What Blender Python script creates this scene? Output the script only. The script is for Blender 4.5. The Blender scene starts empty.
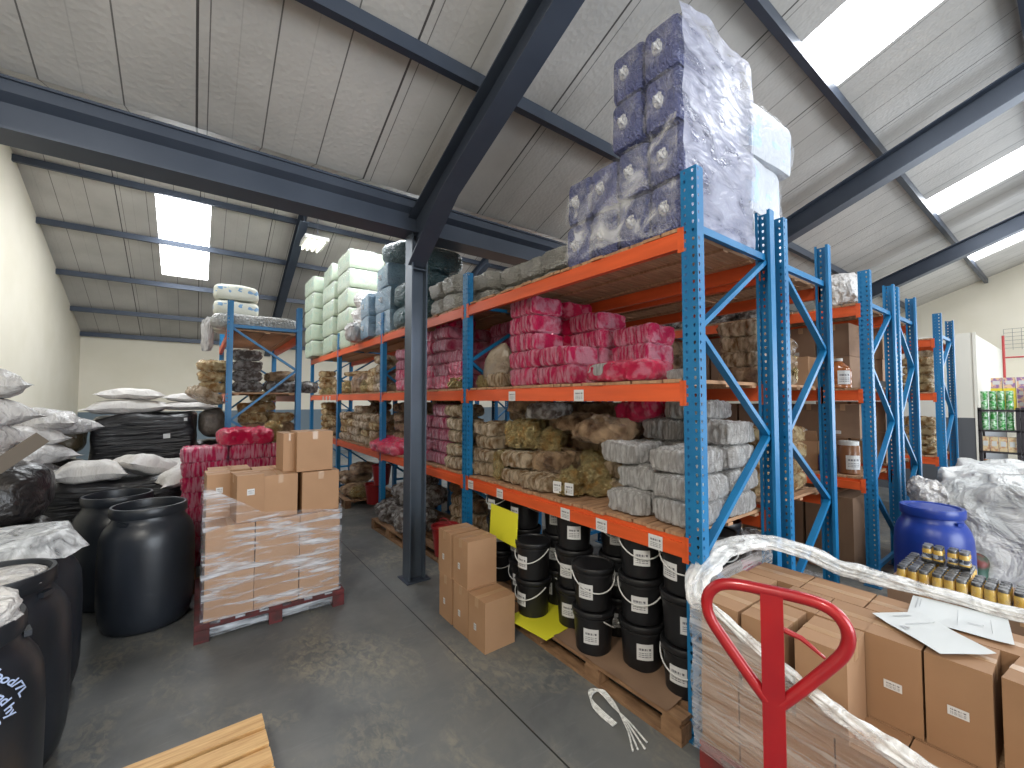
import bpy, math, random
from mathutils import Vector, Matrix, Euler, noise
PI = math.pi
sc = bpy.context.scene
C = sc.collection
# ------------------------------------------------------------------ camera
cam_d = bpy.data.cameras.new('camera'); cam = bpy.data.objects.new('camera', cam_d); C.objects.link(cam)
cam_d.sensor_width = 36; cam_d.lens = 423.0 * 36 / 1024
cam_d.clip_start = .05; cam_d.clip_end = 200
cam.location = (0, 0, 1.9)
cam.rotation_euler = (PI / 2 + .0372, 0, -.6375)
sc.camera = cam
# ------------------------------------------------------------------ world, lights, exposure
w = bpy.data.worlds.new('sky'); sc.world = w; w.use_nodes = True
bg = w.node_tree.nodes['Background']; bg.inputs[0].default_value = (.80, .88, 1, 1); bg.inputs[1].default_value = 1.2
def area(name, loc, rot, sx, sy, power, col):
    l = bpy.data.lights.new(name, 'AREA'); l.shape = 'RECTANGLE'; l.size = sx; l.size_y = sy; l.energy = power; l.color = col
    o = bpy.data.objects.new(name, l); C.objects.link(o); o.location = loc; o.rotation_euler = rot
    return o
# daylight through the roller door behind the camera, and through the loading door in the side wall
area('door_daylight', (3.6, -7.8, 2.3), (PI / 2, 0, 0), 6.4, 4.2, 620, (.86, .93, 1))
area('side_door_daylight', (17.4, -2.4, 2.0), (PI / 2, 0, PI / 2), 4.0, 3.6, 230, (.86, .93, 1))
area('added_aisle_fill', (-1.7, .4, 4.6), (0, -.35, 0), 1.2, .5, 90, (1, .95, .86))      # two unseen lamps added as fill for the shelf fronts
area('added_aisle_fill', (-1.7, -2.6, 4.8), (0, -.35, 0), 1.2, .5, 90, (1, .95, .86))
SKY_E = 13.5            # brightness of the translucent roof sheets
sc.view_settings.view_transform = 'Standard'; sc.view_settings.look = 'None'
sc.view_settings.exposure = 0.30; sc.view_settings.gamma = 1; sc.view_settings.use_curve_mapping = False
sc.cycles.use_denoising = True
sc.cycles.max_bounces = 8; sc.cycles.transparent_max_bounces = 16; sc.cycles.diffuse_bounces = 4
sc.cycles.sample_clamp_indirect = 6; sc.cycles.caustics_reflective = False; sc.cycles.caustics_refractive = False

# ------------------------------------------------------------------ materials
MT = {}
def nd(nt, t, **k):
    n = nt.nodes.new(t)
    for a, b in k.items():
        if a.startswith('i_'): n.inputs[a[2:].replace('_', ' ')].default_value = b
        else: setattr(n, a, b)
    return n
def mat(name, col, rough=.6, metal=0., col2=None, scale=6., stretch=(1, 1, 1), detail=4., lo=.35, hi=.65,
        bump=0., bscale=20., bstretch=(1, 1, 1), btype='noise', bdist=.01, coat=0., spec=.5, trans=0.):
    if name in MT: return MT[name]
    m = bpy.data.materials.new(name); m.use_nodes = True; nt = m.node_tree; L = nt.links.new
    p = nt.nodes['Principled BSDF']
    p.inputs['Base Color'].default_value = (*col, 1); p.inputs['Roughness'].default_value = rough
    p.inputs['Metallic'].default_value = metal; p.inputs['Coat Weight'].default_value = coat
    p.inputs['Specular IOR Level'].default_value = spec
    tc = nd(nt, 'ShaderNodeTexCoord')
    oi = nd(nt, 'ShaderNodeObjectInfo')
    off = nd(nt, 'ShaderNodeVectorMath', operation='MULTIPLY_ADD')
    L(oi.outputs['Random'], off.inputs[0]); off.inputs[1].default_value = (13, 7, 5); L(tc.outputs['Object'], off.inputs[2])
    if col2:
        mp = nd(nt, 'ShaderNodeMapping'); mp.inputs['Scale'].default_value = stretch; L(off.outputs[0], mp.inputs[0])
        n = nd(nt, 'ShaderNodeTexNoise'); n.inputs['Scale'].default_value = scale; n.inputs['Detail'].default_value = detail
        L(mp.outputs[0], n.inputs['Vector'])
        r = nd(nt, 'ShaderNodeValToRGB'); r.color_ramp.elements[0].position = lo; r.color_ramp.elements[1].position = hi
        r.color_ramp.elements[0].color = (*col, 1); r.color_ramp.elements[1].color = (*col2, 1)
        L(n.outputs['Fac'], r.inputs[0]); L(r.outputs[0], p.inputs['Base Color'])
    if bump:
        mp = nd(nt, 'ShaderNodeMapping'); mp.inputs['Scale'].default_value = bstretch; L(off.outputs[0], mp.inputs[0])
        if btype == 'noise':
            n = nd(nt, 'ShaderNodeTexNoise'); n.inputs['Scale'].default_value = bscale; n.inputs['Detail'].default_value = 5; n.inputs['Distortion'].default_value = .6
            o = n.outputs['Fac']
        else:
            n = nd(nt, 'ShaderNodeTexVoronoi'); n.inputs['Scale'].default_value = bscale; n.feature = 'F1'
            nn = nd(nt, 'ShaderNodeTexNoise'); nn.inputs['Scale'].default_value = bscale * .6
            mx = nd(nt, 'ShaderNodeVectorMath', operation='MULTIPLY_ADD'); L(nn.outputs['Color'], mx.inputs[0]); mx.inputs[1].default_value = (.5, .5, .5); L(mp.outputs[0], mx.inputs[2])
            mp = mx; o = n.outputs['Distance']
        L(mp.outputs[0], n.inputs['Vector'])
        if btype == 'crinkle':      # folds and fine creases of crumpled film
            n3 = nd(nt, 'ShaderNodeTexNoise'); n3.inputs['Scale'].default_value = bscale * 2.6; n3.inputs['Detail'].default_value = 3; n3.inputs['Distortion'].default_value = 1.6
            L(off.outputs[0], n3.inputs['Vector'])
            ad = nd(nt, 'ShaderNodeMath', operation='MULTIPLY_ADD'); L(n3.outputs['Fac'], ad.inputs[0]); ad.inputs[1].default_value = .55; L(o, ad.inputs[2]); o = ad.outputs[0]
        b = nd(nt, 'ShaderNodeBump'); b.inputs['Strength'].default_value = bump; b.inputs['Distance'].default_value = bdist
        L(o, b.inputs['Height']); L(b.outputs[0], p.inputs['Normal'])
        if btype == 'crinkle': p.inputs['Coat Weight'].default_value = .5; p.inputs['Coat Roughness'].default_value = .1; p.inputs['Coat IOR'].default_value = 1.55; L(b.outputs[0], p.inputs['Coat Normal'])
    MT[name] = m
    return m
def film(name, tint=(1, 1, 1), lo=.42, hi=.72, amount=.55, base=.06, scale=7., stretch=(1, 1, 1), rough=.18, bscale=14., dist=1.2):
    """clear stretch film: see-through, with milky wrinkles"""
    if name in MT: return MT[name]
    m = bpy.data.materials.new(name); m.use_nodes = True; nt = m.node_tree; L = nt.links.new
    nt.nodes.clear()
    out = nd(nt, 'ShaderNodeOutputMaterial'); tc = nd(nt, 'ShaderNodeTexCoord')
    mp = nd(nt, 'ShaderNodeMapping'); mp.inputs['Scale'].default_value = stretch; L(tc.outputs['Object'], mp.inputs[0])
    n = nd(nt, 'ShaderNodeTexNoise'); n.inputs['Scale'].default_value = scale; n.inputs['Detail'].default_value = 6; n.inputs['Distortion'].default_value = dist
    L(mp.outputs[0], n.inputs['Vector'])
    mr = nd(nt, 'ShaderNodeMapRange'); mr.inputs['From Min'].default_value = lo; mr.inputs['From Max'].default_value = hi
    mr.inputs['To Min'].default_value = base; mr.inputs['To Max'].default_value = amount; L(n.outputs['Fac'], mr.inputs[0])
    n2 = nd(nt, 'ShaderNodeTexNoise'); n2.inputs['Scale'].default_value = bscale; n2.inputs['Detail'].default_value = 4; n2.inputs['Distortion'].default_value = 1.5
    L(mp.outputs[0], n2.inputs['Vector'])
    b = nd(nt, 'ShaderNodeBump'); b.inputs['Strength'].default_value = .9; b.inputs['Distance'].default_value = .03; L(n2.outputs['Fac'], b.inputs['Height'])
    p = nd(nt, 'ShaderNodeBsdfPrincipled'); p.inputs['Base Color'].default_value = (*tint, 1); p.inputs['Roughness'].default_value = rough
    L(b.outputs[0], p.inputs['Normal'])
    t = nd(nt, 'ShaderNodeBsdfTransparent')
    mx = nd(nt, 'ShaderNodeMixShader'); L(mr.outputs[0], mx.inputs[0]); L(t.outputs[0], mx.inputs[1]); L(p.outputs[0], mx.inputs[2]); L(mx.outputs[0], out.inputs[0])
    MT[name] = m
    return m
def emit(name, col, s):
    m = bpy.data.materials.new(name); m.use_nodes = True; nt = m.node_tree; nt.nodes.clear()
    o = nd(nt, 'ShaderNodeOutputMaterial'); e = nd(nt, 'ShaderNodeEmission'); e.inputs[0].default_value = (*col, 1); e.inputs[1].default_value = s
    nt.links.new(e.outputs[0], o.inputs[0]); MT[name] = m; return m

def band_print(name, base, ink, rough, lo, hi, scale, thr=.5, stretch=(1, 1, 1), axis='Z', bump=.3):
    """a soft material with blots of print inside a band of the Generated height"""
    m = mat(name, base, rough, bump=bump, bscale=9., bdist=.03); nt = m.node_tree; L = nt.links.new
    p = nt.nodes['Principled BSDF']; tc = nd(nt, 'ShaderNodeTexCoord')
    sp = nd(nt, 'ShaderNodeSeparateXYZ'); L(tc.outputs['Generated'], sp.inputs[0])
    a = nd(nt, 'ShaderNodeMath', operation='GREATER_THAN'); a.inputs[1].default_value = lo; L(sp.outputs[axis], a.inputs[0])
    b = nd(nt, 'ShaderNodeMath', operation='LESS_THAN'); b.inputs[1].default_value = hi; L(sp.outputs[axis], b.inputs[0])
    mp = nd(nt, 'ShaderNodeMapping'); mp.inputs['Scale'].default_value = stretch; L(tc.outputs['Object'], mp.inputs[0])
    n = nd(nt, 'ShaderNodeTexNoise'); n.inputs['Scale'].default_value = scale; n.inputs['Detail'].default_value = 1; L(mp.outputs[0], n.inputs['Vector'])
    t = nd(nt, 'ShaderNodeMath', operation='GREATER_THAN'); t.inputs[1].default_value = thr; L(n.outputs['Fac'], t.inputs[0])
    m1 = nd(nt, 'ShaderNodeMath', operation='MULTIPLY'); L(a.outputs[0], m1.inputs[0]); L(b.outputs[0], m1.inputs[1])
    m2 = nd(nt, 'ShaderNodeMath', operation='MULTIPLY'); L(m1.outputs[0], m2.inputs[0]); L(t.outputs[0], m2.inputs[1])
    mx = nd(nt, 'ShaderNodeMix', data_type='RGBA'); mx.inputs['A'].default_value = (*base, 1); mx.inputs['B'].default_value = (*ink, 1)
    L(m2.outputs[0], mx.inputs['Factor']); L(mx.outputs['Result'], p.inputs['Base Color'])
    return m

blue = mat('rack_blue', (.006, .13, .31), .42, .0, col2=(.010, .165, .37), scale=3., spec=.45)
darkblue = mat('rack_blue_dark', (.010, .11, .24), .42, .1, col2=(.014, .14, .30), scale=3.)
orange = mat('rack_orange', (.70, .105, .024), .42, .0, col2=(.56, .08, .018), scale=5., stretch=(1, .3, 3))
steel = mat('painted_steel', (.045, .058, .085), .42, .3, col2=(.06, .075, .105), scale=2.)
steelgrey = mat('column_grey', (.10, .125, .16), .38, .4, col2=(.075, .095, .125), scale=3., stretch=(1, 1, .3))
timber = mat('deck_timber', (.30, .16, .085), .75, col2=(.46, .27, .15), scale=4., stretch=(1, 12, 3), bump=.3, bscale=30., bstretch=(1, 10, 4))
pallet_m = mat('pallet_timber', (.19, .10, .05), .8, col2=(.33, .19, .10), scale=5., stretch=(6, 1.2, 3), bump=.5, bscale=25.)
fresh_m = mat('fresh_pine', (.50, .28, .11), .6, col2=(.68, .44, .20), scale=4., stretch=(16, 1.1, 6), bump=.25, bscale=30.)
redpal = mat('pallet_red', (.26, .02, .02), .7, col2=(.14, .03, .03), scale=9., bump=.4)
card = mat('cardboard', (.36, .205, .11), .72, col2=(.41, .24, .132), scale=2.5, bump=.12, bscale=60., bdist=.003)
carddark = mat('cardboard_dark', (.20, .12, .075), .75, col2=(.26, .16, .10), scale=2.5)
cardload = mat('cardboard_load', (.30, .168, .088), .72, col2=(.345, .195, .104), scale=2.5, bump=.12, bscale=60., bdist=.003)
cardlight = mat('cardboard_pale', (.56, .37, .21), .7, col2=(.62, .42, .25), scale=2.5, bump=.12, bscale=60., bdist=.003)
tape = mat('packing_tape', (.42, .26, .145), .3, coat=.2)
inside = mat('carton_inside', (.13, .08, .045), .85)
black = mat('black_plastic', (.010, .010, .011), .38, col2=(.014, .014, .016), scale=8., spec=.4)
barrel_m = mat('barrel_black', (.012, .015, .020), .36, col2=(.02, .024, .032), scale=3., stretch=(1, 1, .4), bump=.12, bscale=5., bdist=.02)
barrel_blue = mat('barrel_blue', (.010, .035, .25), .32, col2=(.012, .045, .30), scale=2., bump=.08, bscale=4.)
blackbag = mat('black_sheet', (.009, .009, .011), .33, col2=(.016, .016, .018), scale=6., bump=.9, bscale=3.5, bstretch=(.5, .5, 5), bdist=.05)
blackbag2 = mat('black_bag', (.010, .010, .012), .28, col2=(.04, .035, .032), scale=5., bump=1., bscale=9., bdist=.05)
oliveb = mat('olive_bag', (.05, .04, .022), .4, col2=(.10, .075, .04), scale=5., bump=1., bscale=9., bdist=.05)
white_l = mat('bail_white', (.62, .62, .60), .4)
sack_m = mat('woven_sack', (.46, .44, .425), .55, col2=(.60, .575, .54), scale=3., bump=.8, bscale=7., bdist=.04)
sack_cl = mat('clear_bag_white', (.42, .405, .40), .25, col2=(.64, .62, .60), scale=6., bump=1., bscale=11., bdist=.05)
pink = mat('pink_film', (.88, .025, .15), .16, .15, col2=(1., .40, .54), scale=9., stretch=(1, 5., .8), detail=7., lo=.42, hi=.58, bump=1., bscale=16, btype='crinkle', bdist=.03, spec=.8)
pinkred = mat('pink_film_red', (.95, .015, .11), .18, .15, col2=(1., .22, .34), scale=13., detail=7., lo=.5, hi=.62, bump=1., bscale=19., btype='crinkle', bdist=.03, spec=.9)
pinkdark = mat('pink_film_deep', (.52, .025, .10), .24, col2=(.80, .32, .44), scale=9., detail=7., stretch=(1, 4.5, .8), bump=1., bscale=17, btype='crinkle', bdist=.03, spec=.8)
tan = mat('tan_bundle', (.38, .22, .10), .18, .1, col2=(1., .80, .56), detail=8., scale=11., stretch=(1, 2.5, 1), lo=.36, hi=.6, bump=1., bscale=20, btype='crinkle', bdist=.03, spec=.9)  # pale noise in this and the next pack films: painted highlights plus print
brown = mat('brown_bundle', (.17, .09, .045), .16, .1, col2=(.74, .50, .30), detail=8., scale=8., bump=1., bscale=18, btype='crinkle', bdist=.03, spec=.9)
gold = mat('gold_foil', (.85, .52, .17), .22, .7, col2=(1., .84, .46), detail=8., scale=15., lo=.32, hi=.52, bump=1., bscale=22, btype='crinkle', bdist=.05)
golddull = mat('gold_pack', (.52, .27, .09), .2, .4, col2=(1., .78, .44), detail=8., scale=12., lo=.4, hi=.58, bump=1., bscale=20, btype='crinkle', bdist=.03, spec=.9)
silver = mat('silver_film', (.66, .63, .62), .14, .0, col2=(1., .99, .98), detail=8., scale=20., stretch=(2.5, 2.5, .5), lo=.4, hi=.62, bump=1., bscale=19, btype='crinkle', bdist=.035, spec=1.)
silverdk = mat('silver_bundle', (.20, .16, .14), .18, .2, col2=(.74, .71, .69), detail=8., scale=14., lo=.44, hi=.64, bump=1., bscale=20, btype='crinkle', bdist=.04, spec=1.)
bale_blue = mat('bale_blue', (.075, .09, .22), .45, col2=(.12, .135, .30), scale=2., bump=.7, bscale=10, btype='crinkle', bdist=.04)
bale_grey = mat('bale_grey', (.44, .43, .40), .4, col2=(.60, .59, .55), scale=3.5, bump=.9, bscale=11, btype='crinkle', bdist=.05)
bale_teal = mat('bale_teal', (.035, .095, .12), .35, col2=(.10, .19, .22), scale=3.5, bump=.9, bscale=10, btype='crinkle', bdist=.05)
bale_slate = mat('bale_slate', (.13, .24, .34), .45, col2=(.20, .33, .44), scale=2.5, bump=.6, bscale=8, btype='crinkle', bdist=.04)
bale_green = band_print('bale_green', (.40, .47, .36), (.33, .45, .36), .45, .3, .7, 9., .56, (1, 1, 1))
bale_print = band_print('bale_blue_print', (.56, .56, .48), (.16, .30, .48), .45, .42, .76, 13., .56, (1, 1, 1.5))
bale_whiteprint = band_print('bale_faint_print', (.50, .53, .58), (.42, .56, .74), .4, .15, .8, 6., .62, (1, 1, 1.5), bump=.6)
bale_clearw = mat('bale_sheen', (.55, .56, .66), .22, col2=(.70, .70, .78), scale=2., stretch=(1, 1, 3), bump=1., bscale=3.5, bstretch=(1, 1, 3), bdist=.09)
clearheap = mat('clear_film_heap', (.44, .45, .45), .25, col2=(.66, .66, .65), scale=4., bump=1., bscale=4.5, bdist=.12)
filmA = film('stretch_film', scale=5.)
filmB = film('stretch_film_streaky', lo=.4, hi=.66, amount=.6, base=.16, scale=2.2, stretch=(1, 1, 9), bscale=4.)
filmC = film('stretch_film_rope', lo=.36, hi=.60, amount=.75, base=.14, scale=7., stretch=(1, 1, 1), bscale=9., tint=(.93, .93, .92))
filmD = film('bale_film', lo=.50, hi=.70, amount=.24, base=.02, scale=4., bscale=6., tint=(.9, .9, .94))
filmE = film('load_film', lo=.35, hi=.68, amount=.42, base=.17, scale=2.6, stretch=(1, .55, 7), bscale=3., tint=(.86, .83, .82), rough=.22)
filmP = film('pallet_film', lo=.46, hi=.68, amount=.66, base=.07, dist=.35, scale=3.0, stretch=(1, 1, 7), bscale=4., tint=(.80, .86, .95))
redpaint = mat('red_paint', (.36, .008, .012), .28, .1, col2=(.30, .006, .012), scale=9., coat=.3)
redplastic = mat('red_plastic', (.25, .012, .014), .4)
yellowcard = mat('yellow_card', (.72, .68, .03), .6)
paper = mat('paper', (.60, .62, .62), .55, bump=.3, bscale=3., bdist=.02)
lid_m = mat('jar_lid', (.06, .06, .065), .35, .5, col2=(.22, .22, .22), scale=8.)
jar_m = mat('jar_yellow', (.62, .36, .05), .15, col2=(.74, .52, .14), scale=14., coat=.7)
jar_lab = mat('jar_label', (.05, .06, .09), .4, col2=(.55, .6, .7), scale=30., lo=.5, hi=.56)
jugm = mat('amber_bottle', (.34, .10, .03), .15, col2=(.42, .15, .05), scale=4., coat=.5)
bluecan = mat('blue_canister', (.01, .05, .26), .3)
partw = mat('partition_cream', (.66, .64, .57), .7)
partd = mat('partition_grey', (.085, .09, .10), .6)
shelfm = mat('shelf_metal', (.045, .04, .045), .5, .3)
cangreen = mat('green_can', (.04, .30, .05), .3, .2, col2=(.55, .72, .55), scale=25., lo=.42, hi=.6)
canred = mat('red_can', (.60, .10, .05), .4, col2=(.75, .62, .42), scale=16., lo=.42, hi=.58)
cartonyel = mat('yellow_carton', (.80, .62, .02), .5, col2=(.85, .70, .10), scale=20.)
cartonmix = mat('printed_carton', (.30, .16, .34), .5, col2=(.75, .50, .30), scale=14., lo=.45, hi=.55)
cream_pk = mat('cream_pack', (.70, .55, .32), .45, col2=(.55, .28, .16), scale=16., lo=.48, hi=.6)
rubber = mat('rubber', (.02, .02, .02), .7)
ink = mat('marker_ink', (.42, .52, .75), .6)
green_sc = mat('green_scoop', (.03, .30, .06), .4)
rope_m = mat('mesh_wire', (.22, .22, .20), .5, .6)
redpipe = mat('red_pipe', (.45, .05, .05), .5)

def label_material():
    m = mat('printed_label', (.62, .62, .62), .5); nt = m.node_tree; L = nt.links.new
    p = nt.nodes['Principled BSDF']; tc = nd(nt, 'ShaderNodeTexCoord'); sp = nd(nt, 'ShaderNodeSeparateXYZ'); L(tc.outputs['UV'], sp.inputs[0])
    # rows of type: a bold heading row and fine rows below it
    def band(lo, hi):
        a = nd(nt, 'ShaderNodeMath', operation='GREATER_THAN'); a.inputs[1].default_value = lo; L(sp.outputs['Y'], a.inputs[0])
        b = nd(nt, 'ShaderNodeMath', operation='LESS_THAN'); b.inputs[1].default_value = hi; L(sp.outputs['Y'], b.inputs[0])
        c = nd(nt, 'ShaderNodeMath', operation='MULTIPLY'); L(a.outputs[0], c.inputs[0]); L(b.outputs[0], c.inputs[1]); return c
    n = nd(nt, 'ShaderNodeTexNoise'); n.inputs['Scale'].default_value = 22; n.inputs['Detail'].default_value = 0
    mp = nd(nt, 'ShaderNodeMapping'); mp.inputs['Scale'].default_value = (1, .02, 1); L(tc.outputs['UV'], mp.inputs[0]); L(mp.outputs[0], n.inputs['Vector'])
    t = nd(nt, 'ShaderNodeMath', operation='GREATER_THAN'); t.inputs[1].default_value = .43; L(n.outputs['Fac'], t.inputs[0])
    ax = nd(nt, 'ShaderNodeMath', operation='GREATER_THAN'); ax.inputs[1].default_value = .12; L(sp.outputs['X'], ax.inputs[0])
    bx = nd(nt, 'ShaderNodeMath', operation='LESS_THAN'); bx.inputs[1].default_value = .86; L(sp.outputs['X'], bx.inputs[0])
    s = None
    for lo, hi in ((.60, .74), (.42, .47), (.30, .35), (.18, .23)):
        c = band(lo, hi)
        if s is None: s = c
        else:
            q = nd(nt, 'ShaderNodeMath', operation='ADD'); L(s.outputs[0], q.inputs[0]); L(c.outputs[0], q.inputs[1]); s = q
    for k in (t, ax, bx):
        q = nd(nt, 'ShaderNodeMath', operation='MULTIPLY'); L(s.outputs[0], q.inputs[0]); L(k.outputs[0], q.inputs[1]); s = q
    mx = nd(nt, 'ShaderNodeMix', data_type='RGBA'); mx.inputs['A'].default_value = (.62, .62, .62, 1); mx.inputs['B'].default_value = (.12, .12, .14, 1)
    L(s.outputs[0], mx.inputs['Factor']); L(mx.outputs['Result'], p.inputs['Base Color'])
    return m
label_m = label_material()

# ------------------------------------------------------------------ mesh helpers
class MB:
    def __init__(s): s.v = []; s.f = []; s.m = []; s.uv = {}
    def add(s, vs, fs, m=0):
        k = len(s.v); s.v += [tuple(p) for p in vs]; s.f += [tuple(i + k for i in f) for f in fs]; s.m += [m] * len(fs); return s
    def box(s, x0, x1, y0, y1, z0, z1, m=0, M=None):
        vs = [Vector((x, y, z)) for z in (z0, z1) for x, y in ((x0, y0), (x1, y0), (x1, y1), (x0, y1))]
        if M: vs = [M @ p for p in vs]
        return s.add(vs, [(3, 2, 1, 0), (4, 5, 6, 7), (0, 1, 5, 4), (1, 2, 6, 5), (2, 3, 7, 6), (3, 0, 4, 7)], m)
    def bar(s, a, b, wd, h, m=0, up=(0, 0, 1)):
        a = Vector(a); b = Vector(b); d = (b - a); L = d.length; d.normalize(); u = Vector(up)
        if abs(d.dot(u)) > .98: u = Vector((1, 0, 0))
        r = d.cross(u).normalized(); u = r.cross(d)
        M = Matrix((( r.x, d.x, u.x, a.x), (r.y, d.y, u.y, a.y), (r.z, d.z, u.z, a.z), (0, 0, 0, 1)))
        return s.box(-wd / 2, wd / 2, 0, L, -h / 2, h / 2, m, M)
    def tube(s, pts, r, n=10, m=0, closed=False, caps=True):
        pts = [Vector(p) for p in pts]; N = len(pts); k0 = len(s.v); vs = []; prev = None
        for i, p in enumerate(pts):
            if closed: d = pts[(i + 1) % N] - pts[i - 1]
            else: d = pts[min(i + 1, N - 1)] - pts[max(i - 1, 0)]
            d.normalize()
            if prev is None:
                u = Vector((0, 0, 1)) if abs(d.z) < .9 else Vector((1, 0, 0)); u = (u - d * u.dot(d)).normalized()
            else: u = (prev - d * prev.dot(d)).normalized()
            prev = u; v = d.cross(u); rr = r[i] if isinstance(r, (list, tuple)) else r
            for j in range(n):
                t = 2 * PI * j / n; vs.append(p + (u * math.cos(t) + v * math.sin(t)) * rr)
        fs = []
        for i in range(N if closed else N - 1):
            for j in range(n):
                a = i * n + j; b = i * n + (j + 1) % n; c = ((i + 1) % N) * n + (j + 1) % n; e = ((i + 1) % N) * n + j
                fs.append((a, b, c, e))
        if caps and not closed: fs += [tuple(range(n - 1, -1, -1)), tuple((N - 1) * n + j for j in range(n))]
        return s.add(vs, fs, m)
    def lathe(s, prof, n=32, cx=0, cy=0, m=0, ribs=None):
        vs = []; fs = []
        for r, z in prof:
            for j in range(n): t = 2 * PI * j / n; vs.append((cx + r * math.cos(t), cy + r * math.sin(t), z))
        for i in range(len(prof) - 1):
            for j in range(n): fs.append((i * n + j, i * n + (j + 1) % n, (i + 1) * n + (j + 1) % n, (i + 1) * n + j))
        if prof[0][0] > 1e-4: fs.append(tuple(range(n - 1, -1, -1)))
        if prof[-1][0] > 1e-4: fs.append(tuple((len(prof) - 1) * n + j for j in range(n)))
        return s.add(vs, fs, m)
    def mesh(s, name, mats, ang=38):
        me = bpy.data.meshes.new(name); me.from_pydata(s.v, [], s.f)
        for mm in (mats if isinstance(mats, (list, tuple)) else [mats]): me.materials.append(mm)
        me.polygons.foreach_set('material_index', s.m)
        me.polygons.foreach_set('use_smooth', [True] * len(s.f)); me.update()
        me.set_sharp_from_angle(angle=math.radians(ang))
        return me
def ob(name, me, parent=None, loc=(0, 0, 0), rot=(0, 0, 0)):
    o = bpy.data.objects.new(name, me); C.objects.link(o); o.location = loc; o.rotation_euler = rot
    if parent: o.parent = parent
    return o
def tag(o, label, cat, group=None, kind=None):
    o['label'] = label; o['category'] = cat
    if group: o['group'] = group
    if kind: o['kind'] = kind
    return o
def struct(name, me, loc=(0, 0, 0)):
    o = ob(name, me, None, loc); o['kind'] = 'structure'; return o
def empty(name, label, cat, loc=(0, 0, 0), rot=(0, 0, 0), group=None):
    return tag(ob(name, None, None, loc, rot), label, cat, group)
def label_mesh(wd, h, R=None):
    """printed label standing in the y-z plane facing -x; bent round radius R if given"""
    n = 6; vs = []; fs = []
    for j in range(n + 1):
        t = -.5 + j / n
        if R: a = t * wd / R; x, y = -R * math.cos(a), -R * math.sin(a)
        else: x, y = 0, -t * wd
        for z in (-h / 2, h / 2): vs.append((x, y, z))
    for j in range(n): fs.append((2 * j, 2 * j + 2, 2 * j + 3, 2 * j + 1))
    me = bpy.data.meshes.new('label'); me.from_pydata(vs, [], fs); me.materials.append(label_m)
    uv = me.uv_layers.new(name='UVMap')
    for l in me.loops: k = l.vertex_index; uv.data[l.index].uv = ((k // 2) / n, k % 2)
    return me
def nz(p, s, seed):
    a = Vector((p[0] * s + seed * 3.1, p[1] * s + seed * 7.7, p[2] * s - seed * 5.3)); N = noise.noise
    return Vector((N(a), N(a + Vector((31.7, 11.3, 5.9))), N(a + Vector((-17.1, 43.3, 23.5)))))
def soft_mb(sx, sy, sz, seed=0, n=(12, 12, 6), p=5., lobes=(0, 0, 0), depth=.03, amp=.012, ns=6., sag=0., taper=0., mb=None, m=0, fine=0.):
    """a rounded, lumpy packed block resting on z=0; lobes: grooves across each axis"""
    mb = mb or MB(); idx = {}; vs = []; fs = []
    def vert(i, j, k):
        key = (i, j, k)
        if key in idx: return idx[key]
        u = 2 * i / n[0] - 1; v = 2 * j / n[1] - 1; ww = 2 * k / n[2] - 1
        r = (abs(u) ** p + abs(v) ** p + abs(ww) ** p) ** (1 / p)
        q = [u / r, v / r, ww / r]
        for ax in range(3):
            if lobes[ax]:
                gg = 1 - depth * (.5 + .5 * math.cos(2 * PI * lobes[ax] * (q[ax] + 1) / 2)) ** 2 * (1 if abs(q[ax]) < .97 else .3)
                for b in range(3):
                    if b != ax: q[b] *= gg
        P = Vector((q[0] * sx / 2 * (1 - taper * (q[2] + 1) / 2), q[1] * sy / 2 * (1 - taper * (q[2] + 1) / 2), (q[2] + 1) * sz / 2))
        if sag: P.z -= sag * (q[0] ** 2 + q[1] ** 2) * .5 * (q[2] + 1) / 2
        d = nz(P, ns, seed) * amp
        if fine: d += nz(P, ns * 4, seed + 5) * fine
        P += Vector((d.x, d.y, d.z * (.3 if ww <= -.99 else 1)))
        P.z = max(P.z, 0)
        idx[key] = len(vs); vs.append(P); return idx[key]
    N = n
    for a, b, c in ((0, 1, 2), (1, 2, 0), (2, 0, 1)):
        for i in range(N[a]):
            for j in range(N[b]):
                for side in (0, N[c]):
                    def K(ii, jj):
                        t = [0, 0, 0]; t[a] = ii; t[b] = jj; t[c] = side; return vert(*t)
                    q = (K(i, j), K(i + 1, j), K(i + 1, j + 1), K(i, j + 1))
                    fs.append(q if side else q[::-1])
    return mb.add(vs, fs, m)
def pillow_mb(sx, sy, sz, seed=0, n=16, amp=.02, ears=.06):
    """a filled sack lying on z=0: flat seams at the edge, ears at the corners"""
    mb = MB(); vs = []; fs = []; idx = {}
    for side in (1, -1):
        for i in range(n + 1):
            for j in range(n + 1):
                u = 2 * i / n - 1; v = 2 * j / n - 1
                edge = i in (0, n) or j in (0, n)
                if side == -1 and edge: continue
                t = (1 - abs(u) ** 3.2) ** .55 * (1 - abs(v) ** 3.2) ** .55
                e = 1 + ears * (abs(u * v) ** 6) * 2 - .07 * (abs(u) ** 2 + abs(v) ** 2 - 2 * abs(u * v))
                P = Vector((u * sx / 2 * e, v * sy / 2 * e, sz * .42 + side * t * sz * (.58 if side > 0 else .42)))
                d = nz(P, 4.5, seed) * amp + nz(P, 11, seed + 3) * amp * .45
                P += Vector((d.x, d.y, d.z)); P.z = max(P.z, 0)
                idx[(i, j, side)] = len(vs); vs.append(P)
                if edge: idx[(i, j, -1)] = idx[(i, j, 1)]
    for side in (1, -1):
        for i in range(n):
            for j in range(n):
                q = [idx[(i, j, side)], idx[(i + 1, j, side)], idx[(i + 1, j + 1, side)], idx[(i, j + 1, side)]]
                fs.append(q if side == 1 else q[::-1])
    return mb.add(vs, fs)
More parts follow.
